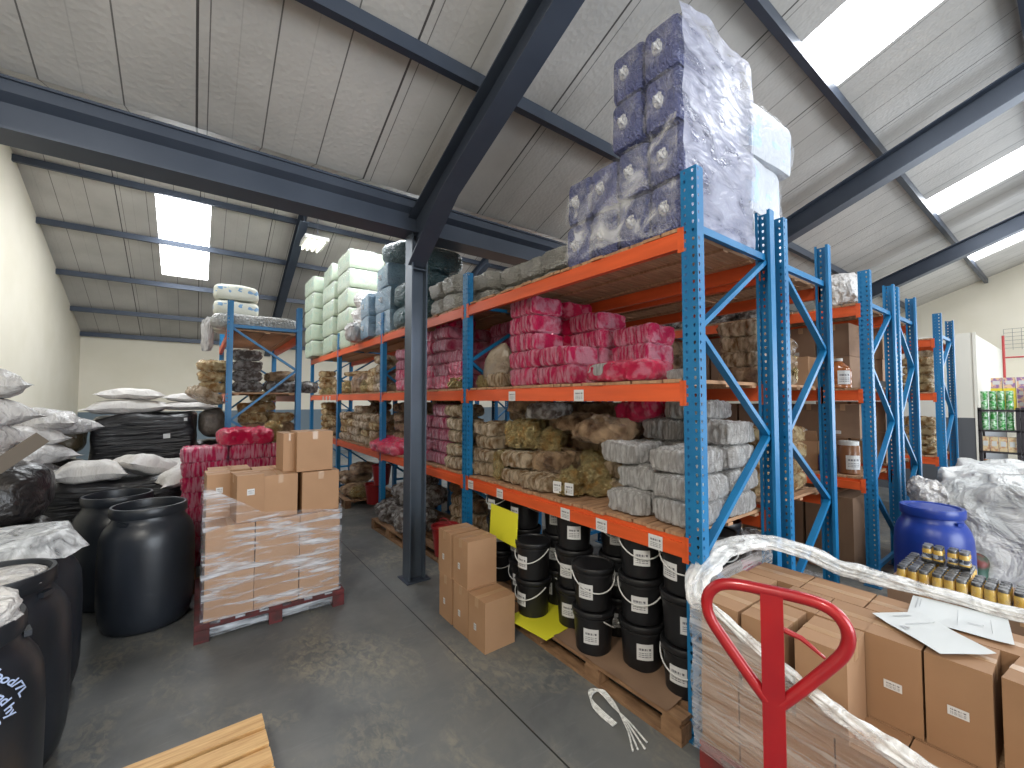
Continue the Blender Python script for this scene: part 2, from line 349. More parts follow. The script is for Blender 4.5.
# kinds: a kind is (root name, [(part name, mesh, offset, [sub-parts])]); one entry with no part name = a plain mesh thing
KIND = {}
def kind(key, name, cat, variants): KIND[key] = (name, cat, variants)
cnt = {}
def put(key, loc, rz=0, label='', group=None, tilt=(0, 0), scale=None):
    name, cat, variants = KIND[key]; i = cnt.get(key, 0); cnt[key] = i + 1
    v = variants[i % len(variants)]
    rot = (tilt[0], tilt[1], rz)
    if isinstance(v, bpy.types.Mesh): o = ob(name, v, None, loc, rot)
    else:
        o = ob(name, None, None, loc, rot)
        for pn, me, off, subs in v:
            c = ob(pn, me, o, off[:3], off[3:] if len(off) > 3 else (0, 0, 0))
            for sn, sm, so in subs: ob(sn, sm, c, so[:3], so[3:] if len(so) > 3 else (0, 0, 0))
    if scale: o.scale = scale
    return tag(o, label, cat, group)
LAY = ['bottom', 'second', 'third', 'fourth', 'fifth', 'sixth', 'seventh', 'eighth']
COL = ['leftmost', 'second', 'third', 'fourth', 'fifth', 'sixth', 'seventh']
R = random.Random(4)
def stack(keys, cols, z0, pitch, noun, desc, group, jit=.012, rot=.05, gaps=()):
    """cols: list of (x, y, layers[, rz]); each block is labelled by its layer and column"""
    for ci, c in enumerate(cols):
        x, y, nl = c[:3]; rz = c[3] if len(c) > 3 else 0
        for l in range(nl):
            k = keys[R.randrange(len(keys))] if isinstance(keys, (list, tuple)) else keys
            lay = 'bottom' if l == 0 else ('top' if l == nl - 1 else LAY[l])
            cd = f'{COL[ci]} pile' if len(cols) > 1 else 'pile'
            lab = f'{noun}, {lay} in {cd} {desc}'
            zz = z0[ci] if isinstance(z0, (list, tuple)) else z0
            put(k, (x + R.uniform(-jit, jit), y + R.uniform(-jit, jit), zz + l * pitch), rz + R.uniform(-rot, rot), lab, group)

# ================================================================== THE BUILDING
XL, XR, YB, YF = -2.7, 17.3, 16.7, -8.0
EZ = 3.8
def near_z(y): return 4.15 + .385 * (4.3 - y)       # roof slope over the racks
RY = -1.9; RZ = near_z(RY)
def far_z(y): return EZ + .42 * (YB - y)
FY = 10.5; FZ = far_z(FY)

def floor_material():
    m = bpy.data.materials.new('worn_concrete'); m.use_nodes = True; nt = m.node_tree; L = nt.links.new
    p = nt.nodes['Principled BSDF']; tc = nd(nt, 'ShaderNodeTexCoord')
    def N(scale, detail=6, st=(1, 1, 1), dist=0.):
        mp = nd(nt, 'ShaderNodeMapping'); mp.inputs['Scale'].default_value = st; L(tc.outputs['Object'], mp.inputs[0])
        n = nd(nt, 'ShaderNodeTexNoise'); n.inputs['Scale'].default_value = scale; n.inputs['Detail'].default_value = detail; n.inputs['Distortion'].default_value = dist
        n.inputs['Roughness'].default_value = .62; L(mp.outputs[0], n.inputs['Vector']); return n
    def ramp(src, stops):
        r = nd(nt, 'ShaderNodeValToRGB'); e = r.color_ramp.elements; e[0].position, e[1].position = stops[0][0], stops[-1][0]
        e[0].color = (*stops[0][1], 1); e[1].color = (*stops[-1][1], 1)
        for q, c in stops[1:-1]: x = e.new(q); x.color = (*c, 1)
        L(src.outputs[0], r.inputs[0]); return r
    base = ramp(N(1.1, 8, dist=.4), [(.32, (.085, .090, .095)), (.5, (.125, .130, .130)), (.7, (.165, .165, .155))])
    sp = nd(nt, 'ShaderNodeSeparateXYZ'); L(tc.outputs['Object'], sp.inputs[0])
    # bare patches where the paint has worn away
    wear = ramp(N(1.7, 12, (1, .55, 1), .8), [(.48, (0, 0, 0)), (.64, (1, 1, 1))])
    fine = ramp(N(22, 10, (1, .6, 1), .8), [(.42, (0, 0, 0)), (.60, (1, 1, 1))])
    mul = nd(nt, 'ShaderNodeMath', operation='MULTIPLY'); L(wear.outputs[0], mul.inputs[0]); L(fine.outputs[0], mul.inputs[1])
    m2 = nd(nt, 'ShaderNodeMath', operation='MULTIPLY'); L(mul.outputs[0], m2.inputs[0]); m2.inputs[1].default_value = .6
    mx = nd(nt, 'ShaderNodeMix', data_type='RGBA'); L(m2.outputs[0], mx.inputs['Factor']); L(base.outputs[0], mx.inputs['A']); mx.inputs['B'].default_value = (.30, .275, .205, 1)
    sc_ = ramp(N(5, 4, (.35, 3, 1), 1.5), [(.60, (0, 0, 0)), (.72, (1, 1, 1))])
    m3 = nd(nt, 'ShaderNodeMath', operation='MULTIPLY'); L(sc_.outputs[0], m3.inputs[0]); m3.inputs[1].default_value = .25
    mx2 = nd(nt, 'ShaderNodeMix', data_type='RGBA'); L(m3.outputs[0], mx2.inputs['Factor']); L(mx.outputs['Result'], mx2.inputs['A']); mx2.inputs['B'].default_value = (.22, .23, .24, 1)
    # saw-cut joints
    last = mx2
    for ax, at in (('X', 1.58), ('Y', 7.2)):
        d = nd(nt, 'ShaderNodeMath', operation='SUBTRACT'); L(sp.outputs[ax], d.inputs[0]); d.inputs[1].default_value = at
        ab = nd(nt, 'ShaderNodeMath', operation='ABSOLUTE'); L(d.outputs[0], ab.inputs[0])
        lt = nd(nt, 'ShaderNodeMath', operation='LESS_THAN'); L(ab.outputs[0], lt.inputs[0]); lt.inputs[1].default_value = .005
        q = nd(nt, 'ShaderNodeMix', data_type='RGBA'); L(lt.outputs[0], q.inputs['Factor']); L(last.outputs['Result'], q.inputs['A']); q.inputs['B'].default_value = (.02, .02, .02, 1); last = q
    L(last.outputs['Result'], p.inputs['Base Color'])
    rr = ramp(N(3, 5), [(.35, (.46,) * 3), (.7, (.68,) * 3)]); L(rr.outputs[0], p.inputs['Roughness'])
    b = nd(nt, 'ShaderNodeBump'); b.inputs['Strength'].default_value = .25; b.inputs['Distance'].default_value = .004
    L(mul.outputs[0], b.inputs['Height']); L(b.outputs[0], p.inputs['Normal'])
    return m
def sheet_material():
    """insulated roof sheets: joints every .46 m across x, fine dimples"""
    m = bpy.data.materials.new('roof_sheet'); m.use_nodes = True; nt = m.node_tree; L = nt.links.new
    p = nt.nodes['Principled BSDF']; p.inputs['Roughness'].default_value = .55
    tc = nd(nt, 'ShaderNodeTexCoord'); sp = nd(nt, 'ShaderNodeSeparateXYZ'); L(tc.outputs['Object'], sp.inputs[0])
    n = nd(nt, 'ShaderNodeTexNoise'); n.inputs['Scale'].default_value = 1.3; n.inputs['Detail'].default_value = 6; L(tc.outputs['Object'], n.inputs['Vector'])
    r = nd(nt, 'ShaderNodeValToRGB'); r.color_ramp.elements[0].position = .3; r.color_ramp.elements[1].position = .7
    r.color_ramp.elements[0].color = (.42, .405, .385, 1); r.color_ramp.elements[1].color = (.54, .52, .495, 1); L(n.outputs['Fac'], r.inputs[0])
    last = r.outputs[0]
    for per, off, wd, k in ((1.36, 0, .017, .95), (1.36, .075, .008, .75), (1.36, .47, .010, .8), (1.36, .92, .010, .8), (1.36, .25, .008, .15), (1.36, .70, .008, .15)):
        a = nd(nt, 'ShaderNodeMath', operation='ADD'); L(sp.outputs['X'], a.inputs[0]); a.inputs[1].default_value = 20.4 - off + .07
        mo = nd(nt, 'ShaderNodeMath', operation='MODULO'); L(a.outputs[0], mo.inputs[0]); mo.inputs[1].default_value = per
        lt = nd(nt, 'ShaderNodeMath', operation='LESS_THAN'); L(mo.outputs[0], lt.inputs[0]); lt.inputs[1].default_value = wd
        kk = nd(nt, 'ShaderNodeMath', operation='MULTIPLY'); L(lt.outputs[0], kk.inputs[0]); kk.inputs[1].default_value = k
        q = nd(nt, 'ShaderNodeMix', data_type='RGBA'); L(kk.outputs[0], q.inputs['Factor']); L(last, q.inputs['A']); q.inputs['B'].default_value = (.05, .045, .045, 1); last = q.outputs['Result']
    L(last, p.inputs['Base Color'])
    v = nd(nt, 'ShaderNodeTexVoronoi'); v.inputs['Scale'].default_value = 26; L(tc.outputs['Object'], v.inputs['Vector'])
    b = nd(nt, 'ShaderNodeBump'); b.inputs['Strength'].default_value = .28; b.inputs['Distance'].default_value = .01; L(v.outputs['Distance'], b.inputs['Height']); L(b.outputs[0], p.inputs['Normal'])
    return m
def wall_material(name, dado):
    m = mat(name, (.74, .69, .57), .8, col2=(.80, .75, .64), scale=.9, bump=.12, bscale=40., bdist=.004)
    if dado:
        nt = m.node_tree; L = nt.links.new; p = nt.nodes['Principled BSDF']; src = p.inputs['Base Color'].links[0].from_socket
        tc = nd(nt, 'ShaderNodeTexCoord'); sp = nd(nt, 'ShaderNodeSeparateXYZ'); L(tc.outputs['Object'], sp.inputs[0])
        lt = nd(nt, 'ShaderNodeMath', operation='LESS_THAN'); L(sp.outputs['Z'], lt.inputs[0]); lt.inputs[1].default_value = dado
        q = nd(nt, 'ShaderNodeMix', data_type='RGBA'); L(lt.outputs[0], q.inputs['Factor']); L(src, q.inputs['A']); q.inputs['B'].default_value = (.17, .22, .26, 1)
        L(q.outputs['Result'], p.inputs['Base Color'])
    return m
struct('floor', MB().box(XL - .2, XR + .2, YF - .2, YB + .2, -.1, 0).mesh('floor', floor_material()))
wall_m = wall_material('cream_wall', None); wall_d = wall_material('cream_wall_dado', 1.55)
def gable(x0, x1, hole=None):
    mb = MB()
    def seg(ya, yb, z0=0.):
        pts = [y for y in (YF, RY, 4.3, FY, YB) if ya < y < yb]; ys = [ya] + pts + [yb]
        for a, b in zip(ys, ys[1:]):
            def top(y): return (4.15 + .39 * (y - YF) if y < RY else near_z(y) if y <= 4.3 else 4.15 + (FZ - 4.15) * (y - 4.3) / (FY - 4.3) if y < FY else far_z(y)) + .1
            vs = [(x, y, z) for x in (x0, x1) for y, z in ((a, z0), (b, z0), (b, top(b)), (a, top(a)))]
            mb.add(vs, [(0, 1, 2, 3), (7, 6, 5, 4), (0, 4, 5, 1), (3, 2, 6, 7), (1, 5, 6, 2), (0, 3, 7, 4)])
    if hole:
        seg(YF, hole[0]); seg(hole[0], hole[1], hole[2]); seg(hole[1], YB)
    else: seg(YF, YB)
    return mb
struct('wall_left', gable(XL - .2, XL).mesh('wall_left', wall_m))
struct('wall_right', gable(XR, XR + .2, (-4.5, -.3, 3.9)).mesh('wall_right', wall_m))
struct('wall_back', MB().box(XL - .2, XR + .2, YB, YB + .2, 0, EZ + .2).mesh('wall_back', wall_d))
struct('wall_front', MB().box(XL - .2, .4, YF - .2, YF, 0, 4.4).box(6.8, XR + .2, YF - .2, YF, 0, 4.4).box(.4, 6.8, YF - .2, YF, 4.4, 4.5).mesh('wall_front', wall_m))
sheet = sheet_material()
def slab(mb, x0, x1, ya, yb, za, zb, t=.08):
    vs = [(x, y, z + d) for d in (0, t) for x, y, z in ((x0, ya, za), (x1, ya, za), (x1, yb, zb), (x0, yb, zb))]
    mb.add(vs, [(3, 2, 1, 0), (4, 5, 6, 7), (0, 1, 5, 4), (1, 2, 6, 5), (2, 3, 7, 6), (3, 0, 4, 7)])
SKN = [(4.46, 5.40), (9.72, 10.66), (14.0, 15.0)]
SY0, SY1 = -1.55, 1.47
def slope_with_holes(name, zf, ya, yb, holes, h0, h1):
    mb = MB(); x = XL - .2
    for a, b in holes:
        slab(mb, x, a, ya, yb, zf(ya), zf(yb)); slab(mb, a, b, ya, h0, zf(ya), zf(h0)); slab(mb, a, b, h1, yb, zf(h1), zf(yb)); x = b
    slab(mb, x, XR + .2, ya, yb, zf(ya), zf(yb))
    struct(name, mb.mesh(name, sheet))
skyglow = emit('translucent_sheet', (.93, .97, 1), SKY_E)
slope_with_holes('ceiling', near_z, RY, 4.3, SKN, SY0, SY1)
slope_with_holes('ceiling.001', far_z, FY, YB, [(-.81, .13), (4.6, 5.6), (9.9, 10.8)], 11.1, 13.72)
slope_with_holes('ceiling.002', lambda y: 4.15 + (FZ - 4.15) * (y - 4.3) / (FY - 4.3), 4.3, FY, [(-1.0, .0), (2.0, 3.0), (5.6, 6.6), (9.9, 10.9)], 6.4, 9.6)
slope_with_holes('ceiling.003', lambda y: 4.15 + .39 * (y - YF), YF, RY, [(6.5, 7.7), (11, 12)], -5.5, -3)
def skysheet(n, zf, a, b, ya, yb):
    mb = MB(); K = 14; vs = []; fs = []      # corrugated translucent sheet, corrugations running down the slope
    for j in range(K * 4 + 1):
        x = a + (b - a) * j / (K * 4); dz = .018 * math.sin(2 * PI * j / 8)
        vs += [(x, ya, zf(ya) + .04 + dz), (x, yb, zf(yb) + .04 + dz)]
    for j in range(K * 4): fs.append((2 * j, 2 * j + 1, 2 * j + 3, 2 * j + 2))
    mb.add(vs, fs); struct(f'window_{n}', mb.mesh('skylight', skyglow))
n = 1
for a, b in SKN: skysheet(n, near_z, a, b, SY0, SY1); n += 1
for a, b in ((-.81, .13), (4.6, 5.6), (9.9, 10.8)): skysheet(n, far_z, a, b, 11.1, 13.72); n += 1
for a, b in ((-1.0, .0), (2.0, 3.0), (5.6, 6.6), (9.9, 10.9)): skysheet(n, lambda y: 4.15 + (FZ - 4.15) * (y - 4.3) / (FY - 4.3), a, b, 6.4, 9.6); n += 1  # glowing sheets added on the unseen slope to brighten the far bay
for a, b in ((6.5, 7.7), (11, 12)): skysheet(n, lambda y: 4.15 + .39 * (y - YF), a, b, -5.5, -3); n += 1

def cbeam(x0, x1, y, zt, h=.12, wd=.07, s=.385):
    """C purlin along x, its top on the sheets"""
    mb = MB(); t = .012
    mb.box(x0, x1, y - wd / 2, y - wd / 2 + t, zt - h, zt); mb.box(x0, x1, y - wd / 2 + t, y + wd / 2, zt - t, zt); mb.box(x0, x1, y - wd / 2 + t, y + wd / 2, zt - h, zt - h + t)
    mb.box(x0, x1, y + wd / 2 - t, y + wd / 2, zt - h + t, zt - h + .035)
    return mb
for i, (y, d) in enumerate(((2.97, 'lowest roof purlin above the racks, just up from the girder'), (1.49, 'second roof purlin up from the girder, along the skylight ends'), (.22, 'third roof purlin up from the girder, crossing the skylights'), (-1.1, 'roof purlin nearest the ridge overhead'))):
    tag(ob('roof_purlin', cbeam(XL, XR, y, near_z(y) - .02).mesh('purlin', steel)), 'dark grey steel ' + d, 'purlin', 'roof purlins')
for y, d in ((10.98, 'topmost purlin of the far roof, at the head of the left skylight'), (12.42, 'purlin crossing the middle of the far left skylight'), (13.98, 'purlin just below the far left skylight'), (15.42, 'purlin second up from the far back wall'), (16.62, 'purlin lying along the head of the far back wall')):
    tag(ob('roof_purlin', cbeam(XL, XR, y, far_z(y) - .03).mesh('purlin', steel)), 'dark steel ' + d, 'purlin', 'roof purlins')
def rafter(x, ya, yb, zf, drop=.30, h=.31, b=.19, haunch=None):
    mb = MB(); t = .015
    def band(x0, x1, d0, d1, pts=None):
        q = pts or [(ya, 0), (yb, 0)]
        vs = []
        for y, e in q:
            z = zf(y) - drop
            vs += [(x0, y, z - d0 - (e if d0 > .2 else 0)), (x1, y, z - d0 - (e if d0 > .2 else 0)), (x1, y, z - d1 - (e if d1 > .2 else 0)), (x0, y, z - d1 - (e if d1 > .2 else 0))]
        fs = []
        for i in range(len(q) - 1):
            k = 4 * i
            for j in range(4): fs.append((k + j, k + (j + 1) % 4, k + 4 + (j + 1) % 4, k + 4 + j))
        fs += [(3, 2, 1, 0), tuple(4 * (len(q) - 1) + j for j in range(4))]
        mb.add(vs, fs)
    P = haunch or [(ya, 0), (yb, 0)]
    band(x - b / 2, x + b / 2, 0, t, P); band(x - .006, x + .006, t, h - t, P); band(x - b / 2, x + b / 2, h - t, h, P)
    return mb
for x, d in ((1.86, 'sloping roof rafter rising overhead from the steel column'), (6.9, 'sloping roof rafter beyond the blue wrapped bales, left of the right-hand skylight strips'), (11.95, 'sloping roof rafter farthest right, between the two smaller skylight strips')):
    tag(ob('roof_rafter', rafter(x, RY, 4.2, near_z, haunch=[(RY, 0), (3.5, 0), (4.25, .22)]).mesh('rafter', steel)), 'dark blue-grey ' + d, 'rafter', 'roof rafters')
for x, d in ((1.86, 'slim dark rafter of the far roof, behind the hanging light fitting'), (6.9, 'slim dark rafter of the far roof, hidden behind the column'), ):
    tag(ob('roof_rafter', rafter(x, FY, YB - .05, far_z, drop=.15, h=.28).mesh('rafter', steel)), d, 'rafter', 'roof rafters')
# the valley girder and gutter over the column
mb = MB(); mb.box(XL, XR, 4.26, 4.28, 3.70, 4.05); mb.box(XL, XR, 4.16, 4.44, 3.68, 3.70); mb.box(XL, XR, 4.18, 4.42, 4.03, 4.05)
vs = [(x, y, z) for x in (XL, XR) for y, z in ((4.26, 3.90), (4.20, 3.95), (4.20, 4.03), (4.26, 4.03))]; mb.add(vs, [(0, 1, 5, 4), (1, 2, 6, 5), (2, 3, 7, 6), (0, 3, 2, 1), (4, 5, 6, 7), (3, 0, 4, 7)])
tag(ob('valley_girder', mb.mesh('girder', steel)), 'long deep blue-grey steel girder under the roof valley, resting on the column', 'girder')
root = empty('steel_column', 'grey steel H column standing on the aisle floor in front of the orange racking', 'column', (1.885, 4.3, 0))
mb = MB(); mb.box(-.09, -.075, -.09, .09, 0, 3.68); mb.box(.075, .09, -.09, .09, 0, 3.68); mb.box(-.075, .075, -.006, .006, 0, 3.68)
ob('column_shaft', mb.mesh('column', steelgrey), root)
ob('base_plate', MB().box(-.13, .13, -.13, .13, .0, .012).mesh('base', steel), root)
mb = MB(); [mb.box(-.075, .075, -.09, -.006, z, z + .01) for z in (3.3, 3.66)]; mb.box(-.075, .075, .006, .09, 3.3, 3.31)
ob('stiffener', mb.mesh('stiffener', steelgrey), root)
# light fitting
root = empty('light_fitting', 'lit fluorescent light fitting hanging below the far roof rafter', 'light', (2.15, 11.0, 5.65), (0, 0, 0))
ob('housing', MB().box(-.26, .26, -.46, .46, 0, .08).mesh('housing', white_l), root)
mb = MB(); [mb.tube([(x, -.42, -.02), (x, .42, -.02)], .014, 8) for x in (-.17, -.057, .057, .17)]
ob('fluorescent_tubes', mb.mesh('tubes', emit('tube_light', (1, .96, .82), 9)), root)
ob('hanger', MB().bar((0, -.5, .1), (0, -.5, .55), .012, .012).mesh('hanger', steel), root)
ob('hanger', MB().bar((0, .5, .1), (0, .5, .22), .012, .012).mesh('hanger', steel), root)

# ================================================================== RACKING
def perforated_upright(H, m=None, flip=False):
    """C section .10 (along y) x .07 (along x): two rows of holes in the face, one in the web"""
    mb = MB(); vs = []; fs = []
    P = .05; n = int(H / P)
    def strip(o, du, wd):      # a strip standing up z with one hole per pitch; o origin, du direction
        o = Vector(o); du = Vector(du); k0 = len(vs)
        for i in range(n):
            z0 = i * P; z1 = z0 + P; c = (z0 + z1) / 2; hw = wd * .16 if wd > .04 else wd * .2; hh = .010
            def p(u, z): vs.append(o + du * u + Vector((0, 0, z))); return len(vs) - 1
            a, b, c1, d = p(0, z0), p(wd, z0), p(wd, z1), p(0, z1)
            e = [p(wd / 2 - .003, c - hh), p(wd / 2 + .003, c - hh), p(wd / 2 + .0075, c + hh * .3), p(wd / 2 + .005, c + hh), p(wd / 2 - .005, c + hh), p(wd / 2 - .0075, c + hh * .3)]
            fs.extend([(a, b, e[1], e[0]), (b, c1, e[3], e[2], e[1]), (c1, d, e[4], e[3]), (d, a, e[0], e[5], e[4])])
    strip((0, .05, 0), (0, -1, 0), .05); strip((0, 0, 0), (0, -1, 0), .05)
    strip((0, -.05, 0), (1, 0, 0), .035)
    mb.add(vs, fs)
    t = n * P
    mb.add([(.035, -.05, 0), (.07, -.05, 0), (.07, -.05, t), (.035, -.05, t)], [(0, 1, 2, 3)])
    mb.add([(.07, -.05, 0), (.07, -.03, 0), (.07, -.03, t), (.07, -.05, t)], [(0, 1, 2, 3)])
    strip2 = [(0, .05, 0), (.07, .05, 0), (.07, .05, t), (0, .05, t), (.07, .03, 0), (.07, .03, t)]
    mb.add(strip2, [(3, 2, 1, 0), (2, 5, 4, 1)])
    return mb.mesh('upright', blue)
UP = perforated_upright(3.26); UPD = UP
foot_me = MB().box(-.03, .10, -.07, .07, 0, .008).mesh('foot_plate', darkblue)
def beam_me(L, m=orange):
    mb = MB(); prof = [(0, -.11), (.045, -.11), (.045, 0), (.018, 0), (.018, -.028), (0, -.028)]      # x, z: stepped box section
    vs = [(x, y, z) for y in (0, L) for x, z in prof]; n = len(prof)
    fs = [(i, i + n, (i + 1) % n + n, (i + 1) % n) for i in range(n)] + [tuple(range(n)), tuple(range(2 * n - 1, n - 1, -1))]
    mb.add(vs, fs); return mb.mesh('beam', m)
def conn_me():
    mb = MB(); mb.box(-.004, 0, -.018, .022, -.135, .012); mb.box(-.004, .045, -.004, 0, -.135, .012); return mb.mesh('connector', orange)
CONN = conn_me()
def deck_me(L, D):
    mb = MB(); y = .02; r = random.Random(int(L * 100) + int(D * 10))
    while y < L - .05:
        w_ = r.choice((.07, .09, .10, .12)); w_ = min(w_, L - y - .01)
        mb.box(.02 + r.uniform(-.015, .01), D - .02 + r.uniform(-.01, .015), y, y + w_, 0, .02 + r.uniform(-.003, .003)); y += w_ + r.choice((.006, .012, .02))
    for x in (.10, D / 2, D - .14): mb.box(x, x + .06, .01, L - .01, -.018, 0)
    return mb.mesh('deck', timber)
meshc = {}
def cached(k, f, *a):
    if k not in meshc: meshc[k] = f(*a)
    return meshc[k]
sticker = label_mesh(.10, .085)
def rack(label, x0, x1, ys, levels, top=3.26, stickers={}, ph=0, mir=False, low=None, nodeck=()):
    root = empty('pallet_rack', label, 'racking', (x0, ys[0], 0), group='runs of blue and orange pallet racking'); D = x1 - x0; y00 = ys[0]
    for fi, y in enumerate(ys):
        a = ob('upright', UP, root, (0, y - y00, 0)); ob('foot_plate', foot_me, a)
        b = ob('upright', UP, root, (D, y - y00, 0), (0, 0, PI)); ob('foot_plate', foot_me, b)
        if y == ys[0] or fi < 99:
            zs = [.35, .99, 1.65, 2.31, 2.88] if not ph else [.45, 1.05, 1.62, 2.33, 2.88]
            me = cached(('hz', round(D, 2)), lambda: MB().bar((.06, -.0, 0), (D - .06, 0, 0), .03, .045).mesh('brace', blue))
            for z in (.16, 2.91): ob('brace', me, root, (0, y - y00, z))
            left = (len(zs) % 2 == 0) ^ bool(ph)
            for i in range(4):
                A = (.06 if left else D - .06, 0, zs[i]); B = (D - .06 if left else .06, 0, zs[i + 1])
                ob('brace', MB().bar(A, B, .03, .045, up=(0, 1, 0)).mesh('brace', blue), root, (0, y - y00, 0)); left = not left
    for bi in range(len(ys) - 1):
        L = ys[bi + 1] - ys[bi] - .10; bm = cached(('b', round(L, 2)), beam_me, L); dm = cached(('d', round(L, 2), round(D, 2)), deck_me, L, D)
        for z in levels[bi]:
            f = ob('beam', bm, root, (0, ys[bi] + .05 - y00, z)); k = ob('beam', bm, root, (D, ys[bi + 1] - .05 - y00, z), (0, 0, PI))
            for o in (f, k):
                ob('connector', CONN, o, (0, .0, 0)); c = ob('connector', CONN, o, (0, L, 0)); c.scale = (1, -1, 1)
            if (bi, z) not in nodeck: ob('deck', dm, root, (0, ys[bi] + .05 - y00, z + .002))
            for sy in stickers.get((bi, z), ()):
                s = ob('shelf_label', sticker, f, (-.002, sy - ys[bi] - .05, -.068))
    return root
Y = [1.33, 3.89, 6.45, 9.01, 11.57]
L1, L2, L3 = 1.10, 2.0, 2.90
rack('front run of blue and orange racking holding the pink bundles above black buckets', 2.26, 3.28, Y, [(L1, L2, L3)] * 4,
     stickers={(0, L1): (2.37, 2.01, 1.58, 3.76, 3.24), (0, L2): (3.05, 2.22), (3, L2): (10.2, 9.9, 9.6)})
rack('second run of racking, standing back to back with the front run', 3.44, 4.42, Y[:4], [(L1, L2, L3)] * 3, ph=1)
rack('racking run across the aisle with the amber jug and open carton on its shelves', 5.55, 6.55, Y[:4], [(L1 - .03, L2, L3)] * 3)
rack('racking run directly behind the amber jug, its end holding brown cartons', 6.68, 7.62, Y[:3], [(L1, L2, L3)] * 2, ph=1)
rack('farthest right racking run, beside the cream partition', 9.25, 10.35, [1.33, 3.89, 6.45], [(L1 - .1, L2, L3 - .05)] * 2)
rack('short blue racking at far left with white packs on its top deck', .29, 1.21, [6.88, 9.44], [(1.1, 1.98, 2.86)], ph=1)

# ================================================================== KINDS OF GOODS
def carton(dx, dy, dz, m=card, seam='y', label=None, tp=True, open_=False):
    """regular slotted carton on z=0; label: (face, width, height, across, up)"""
    mb = MB(); e = .0025; hx, hy = dx / 2, dy / 2
    if open_:
        t = .006
        for b in ((-hx, -hx + t, -hy, hy), (hx - t, hx, -hy, hy), (-hx, hx, -hy, -hy + t), (-hx, hx, hy - t, hy)): mb.box(*b, 0, dz)
        mb.box(-hx, hx, -hy, hy, 0, t)
    else:
        mb.box(-hx, hx, -hy, hy, 0, dz - .005)
        if seam == 'y': mb.box(-hx, -e, -hy, hy, dz - .005, dz).box(e, hx, -hy, hy, dz - .005, dz)
        else: mb.box(-hx, hx, -hy, -e, dz - .005, dz).box(-hx, hx, e, hy, dz - .005, dz)
    body = mb.mesh('carton_body', m); parts = [('carton_body', body, (0, 0, 0), [])]
    if tp and not open_:
        t = MB(); w_ = .024
        if seam == 'y': t.box(-w_, w_, -hy - .001, hy + .001, dz - .001, dz + .0012).box(-w_, w_, -hy - .0012, -hy, dz - .07, dz).box(-w_, w_, hy, hy + .0012, dz - .07, dz)
        else: t.box(-hx - .001, hx + .001, -w_, w_, dz - .001, dz + .0012).box(-hx - .0012, -hx, -w_, w_, dz - .07, dz).box(hx, hx + .0012, -w_, w_, dz - .07, dz)
        parts.append(('tape', t.mesh('tape', tape), (0, 0, 0), []))
    if open_:
        for nm, M in (('flap', (-hx, 0, dz, 0, -.5, 0)), ('flap', (hx, 0, dz, 0, .35, 0))):
            parts.append(('flap', MB().box(-.003, .003, -hy, hy, 0, dx * .45).mesh('flap', m), M, []))
        parts.append(('flap', MB().box(-hx, hx, -.003, .003, 0, dx * .45).mesh('flap', m), (0, hy, dz, -.25, 0, 0), []))
    if label:
        f, lw, lh, ac, upz = label
        if f == '-x': parts.append(('label', label_mesh(lw, lh), (-hx - .0015, ac, upz), []))
        else: parts.append(('label', label_mesh(lw, lh), (ac, -hy - .0015, upz, 0, 0, PI / 2), []))
    return parts
kind('carton_load', 'cardboard_carton', 'box', [carton(.262, .186, .362, cardload, 'y', None)])
kind('carton_load_label', 'cardboard_carton', 'box', [carton(.262, .186, .362, cardload, 'y', ('-x', .06, .035, 0, .17))])
kind('carton_load_long', 'cardboard_carton', 'box', [carton(.235, .272, .362, cardload, 'y', None)])
kind('carton_aisle', 'cardboard_carton', 'box', [carton(.28, .235, .375, card, 'x', ('-x', .035, .05, .02, .15))])
kind('carton_wide', 'cardboard_carton', 'box', [carton(.335, .30, .365, card, 'y', None)])
kind('carton_narrow', 'cardboard_carton', 'box', [carton(.20, .30, .38, card, 'x', ('-y', .055, .05, .0, .24))])
kind('carton_open', 'cardboard_carton', 'box', [carton(.30, .28, .33, card, 'y', None, False, True)])
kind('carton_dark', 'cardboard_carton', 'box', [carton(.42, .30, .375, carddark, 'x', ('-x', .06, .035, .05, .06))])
kind('carton_mid', 'cardboard_carton', 'box', [carton(.40, .34, .375, card, 'x', ('-x', .06, .04, .05, .28))])
def bucket_parts():
    H = .295; b = MB().lathe([(.118, 0), (.122, .004), (.137, .22), (.139, .235), (.146, .237), (.146, .252), (.141, .255), (.143, H - .03)], 36).mesh('bucket_body', black)
    lid = MB().lathe([(.149, H - .034), (.152, H - .030), (.152, H - .008), (.148, H), (.140, H), (.136, H - .010), (0, H - .010)], 36).mesh('lid', black)
    pts = [(.152 * math.cos(a) , .152 * math.sin(a), .245 - .105 * math.sin(PI * k / 16)) for k in range(17) for a in [PI / 2 + PI * k / 16]]
    h = MB().tube(pts, .0045, 8).mesh('handle', white_l)
    return b, lid, h, label_mesh(.105, .10, .139)
bb, bl, bh, blab = bucket_parts()
kind('bucket', 'plastic_bucket', 'bucket', [[('bucket_body', bb, (0, 0, 0), []), ('lid', bl, (0, 0, 0), []), ('handle', bh, (0, 0, 0, 0, 0, a), []), ('label', blab, (0, 0, .14, 0, 0, b), [])]
     for a, b in ((.5, .35), (2.6, .42), (.9, .25), (3.6, .5), (.3, .3))])
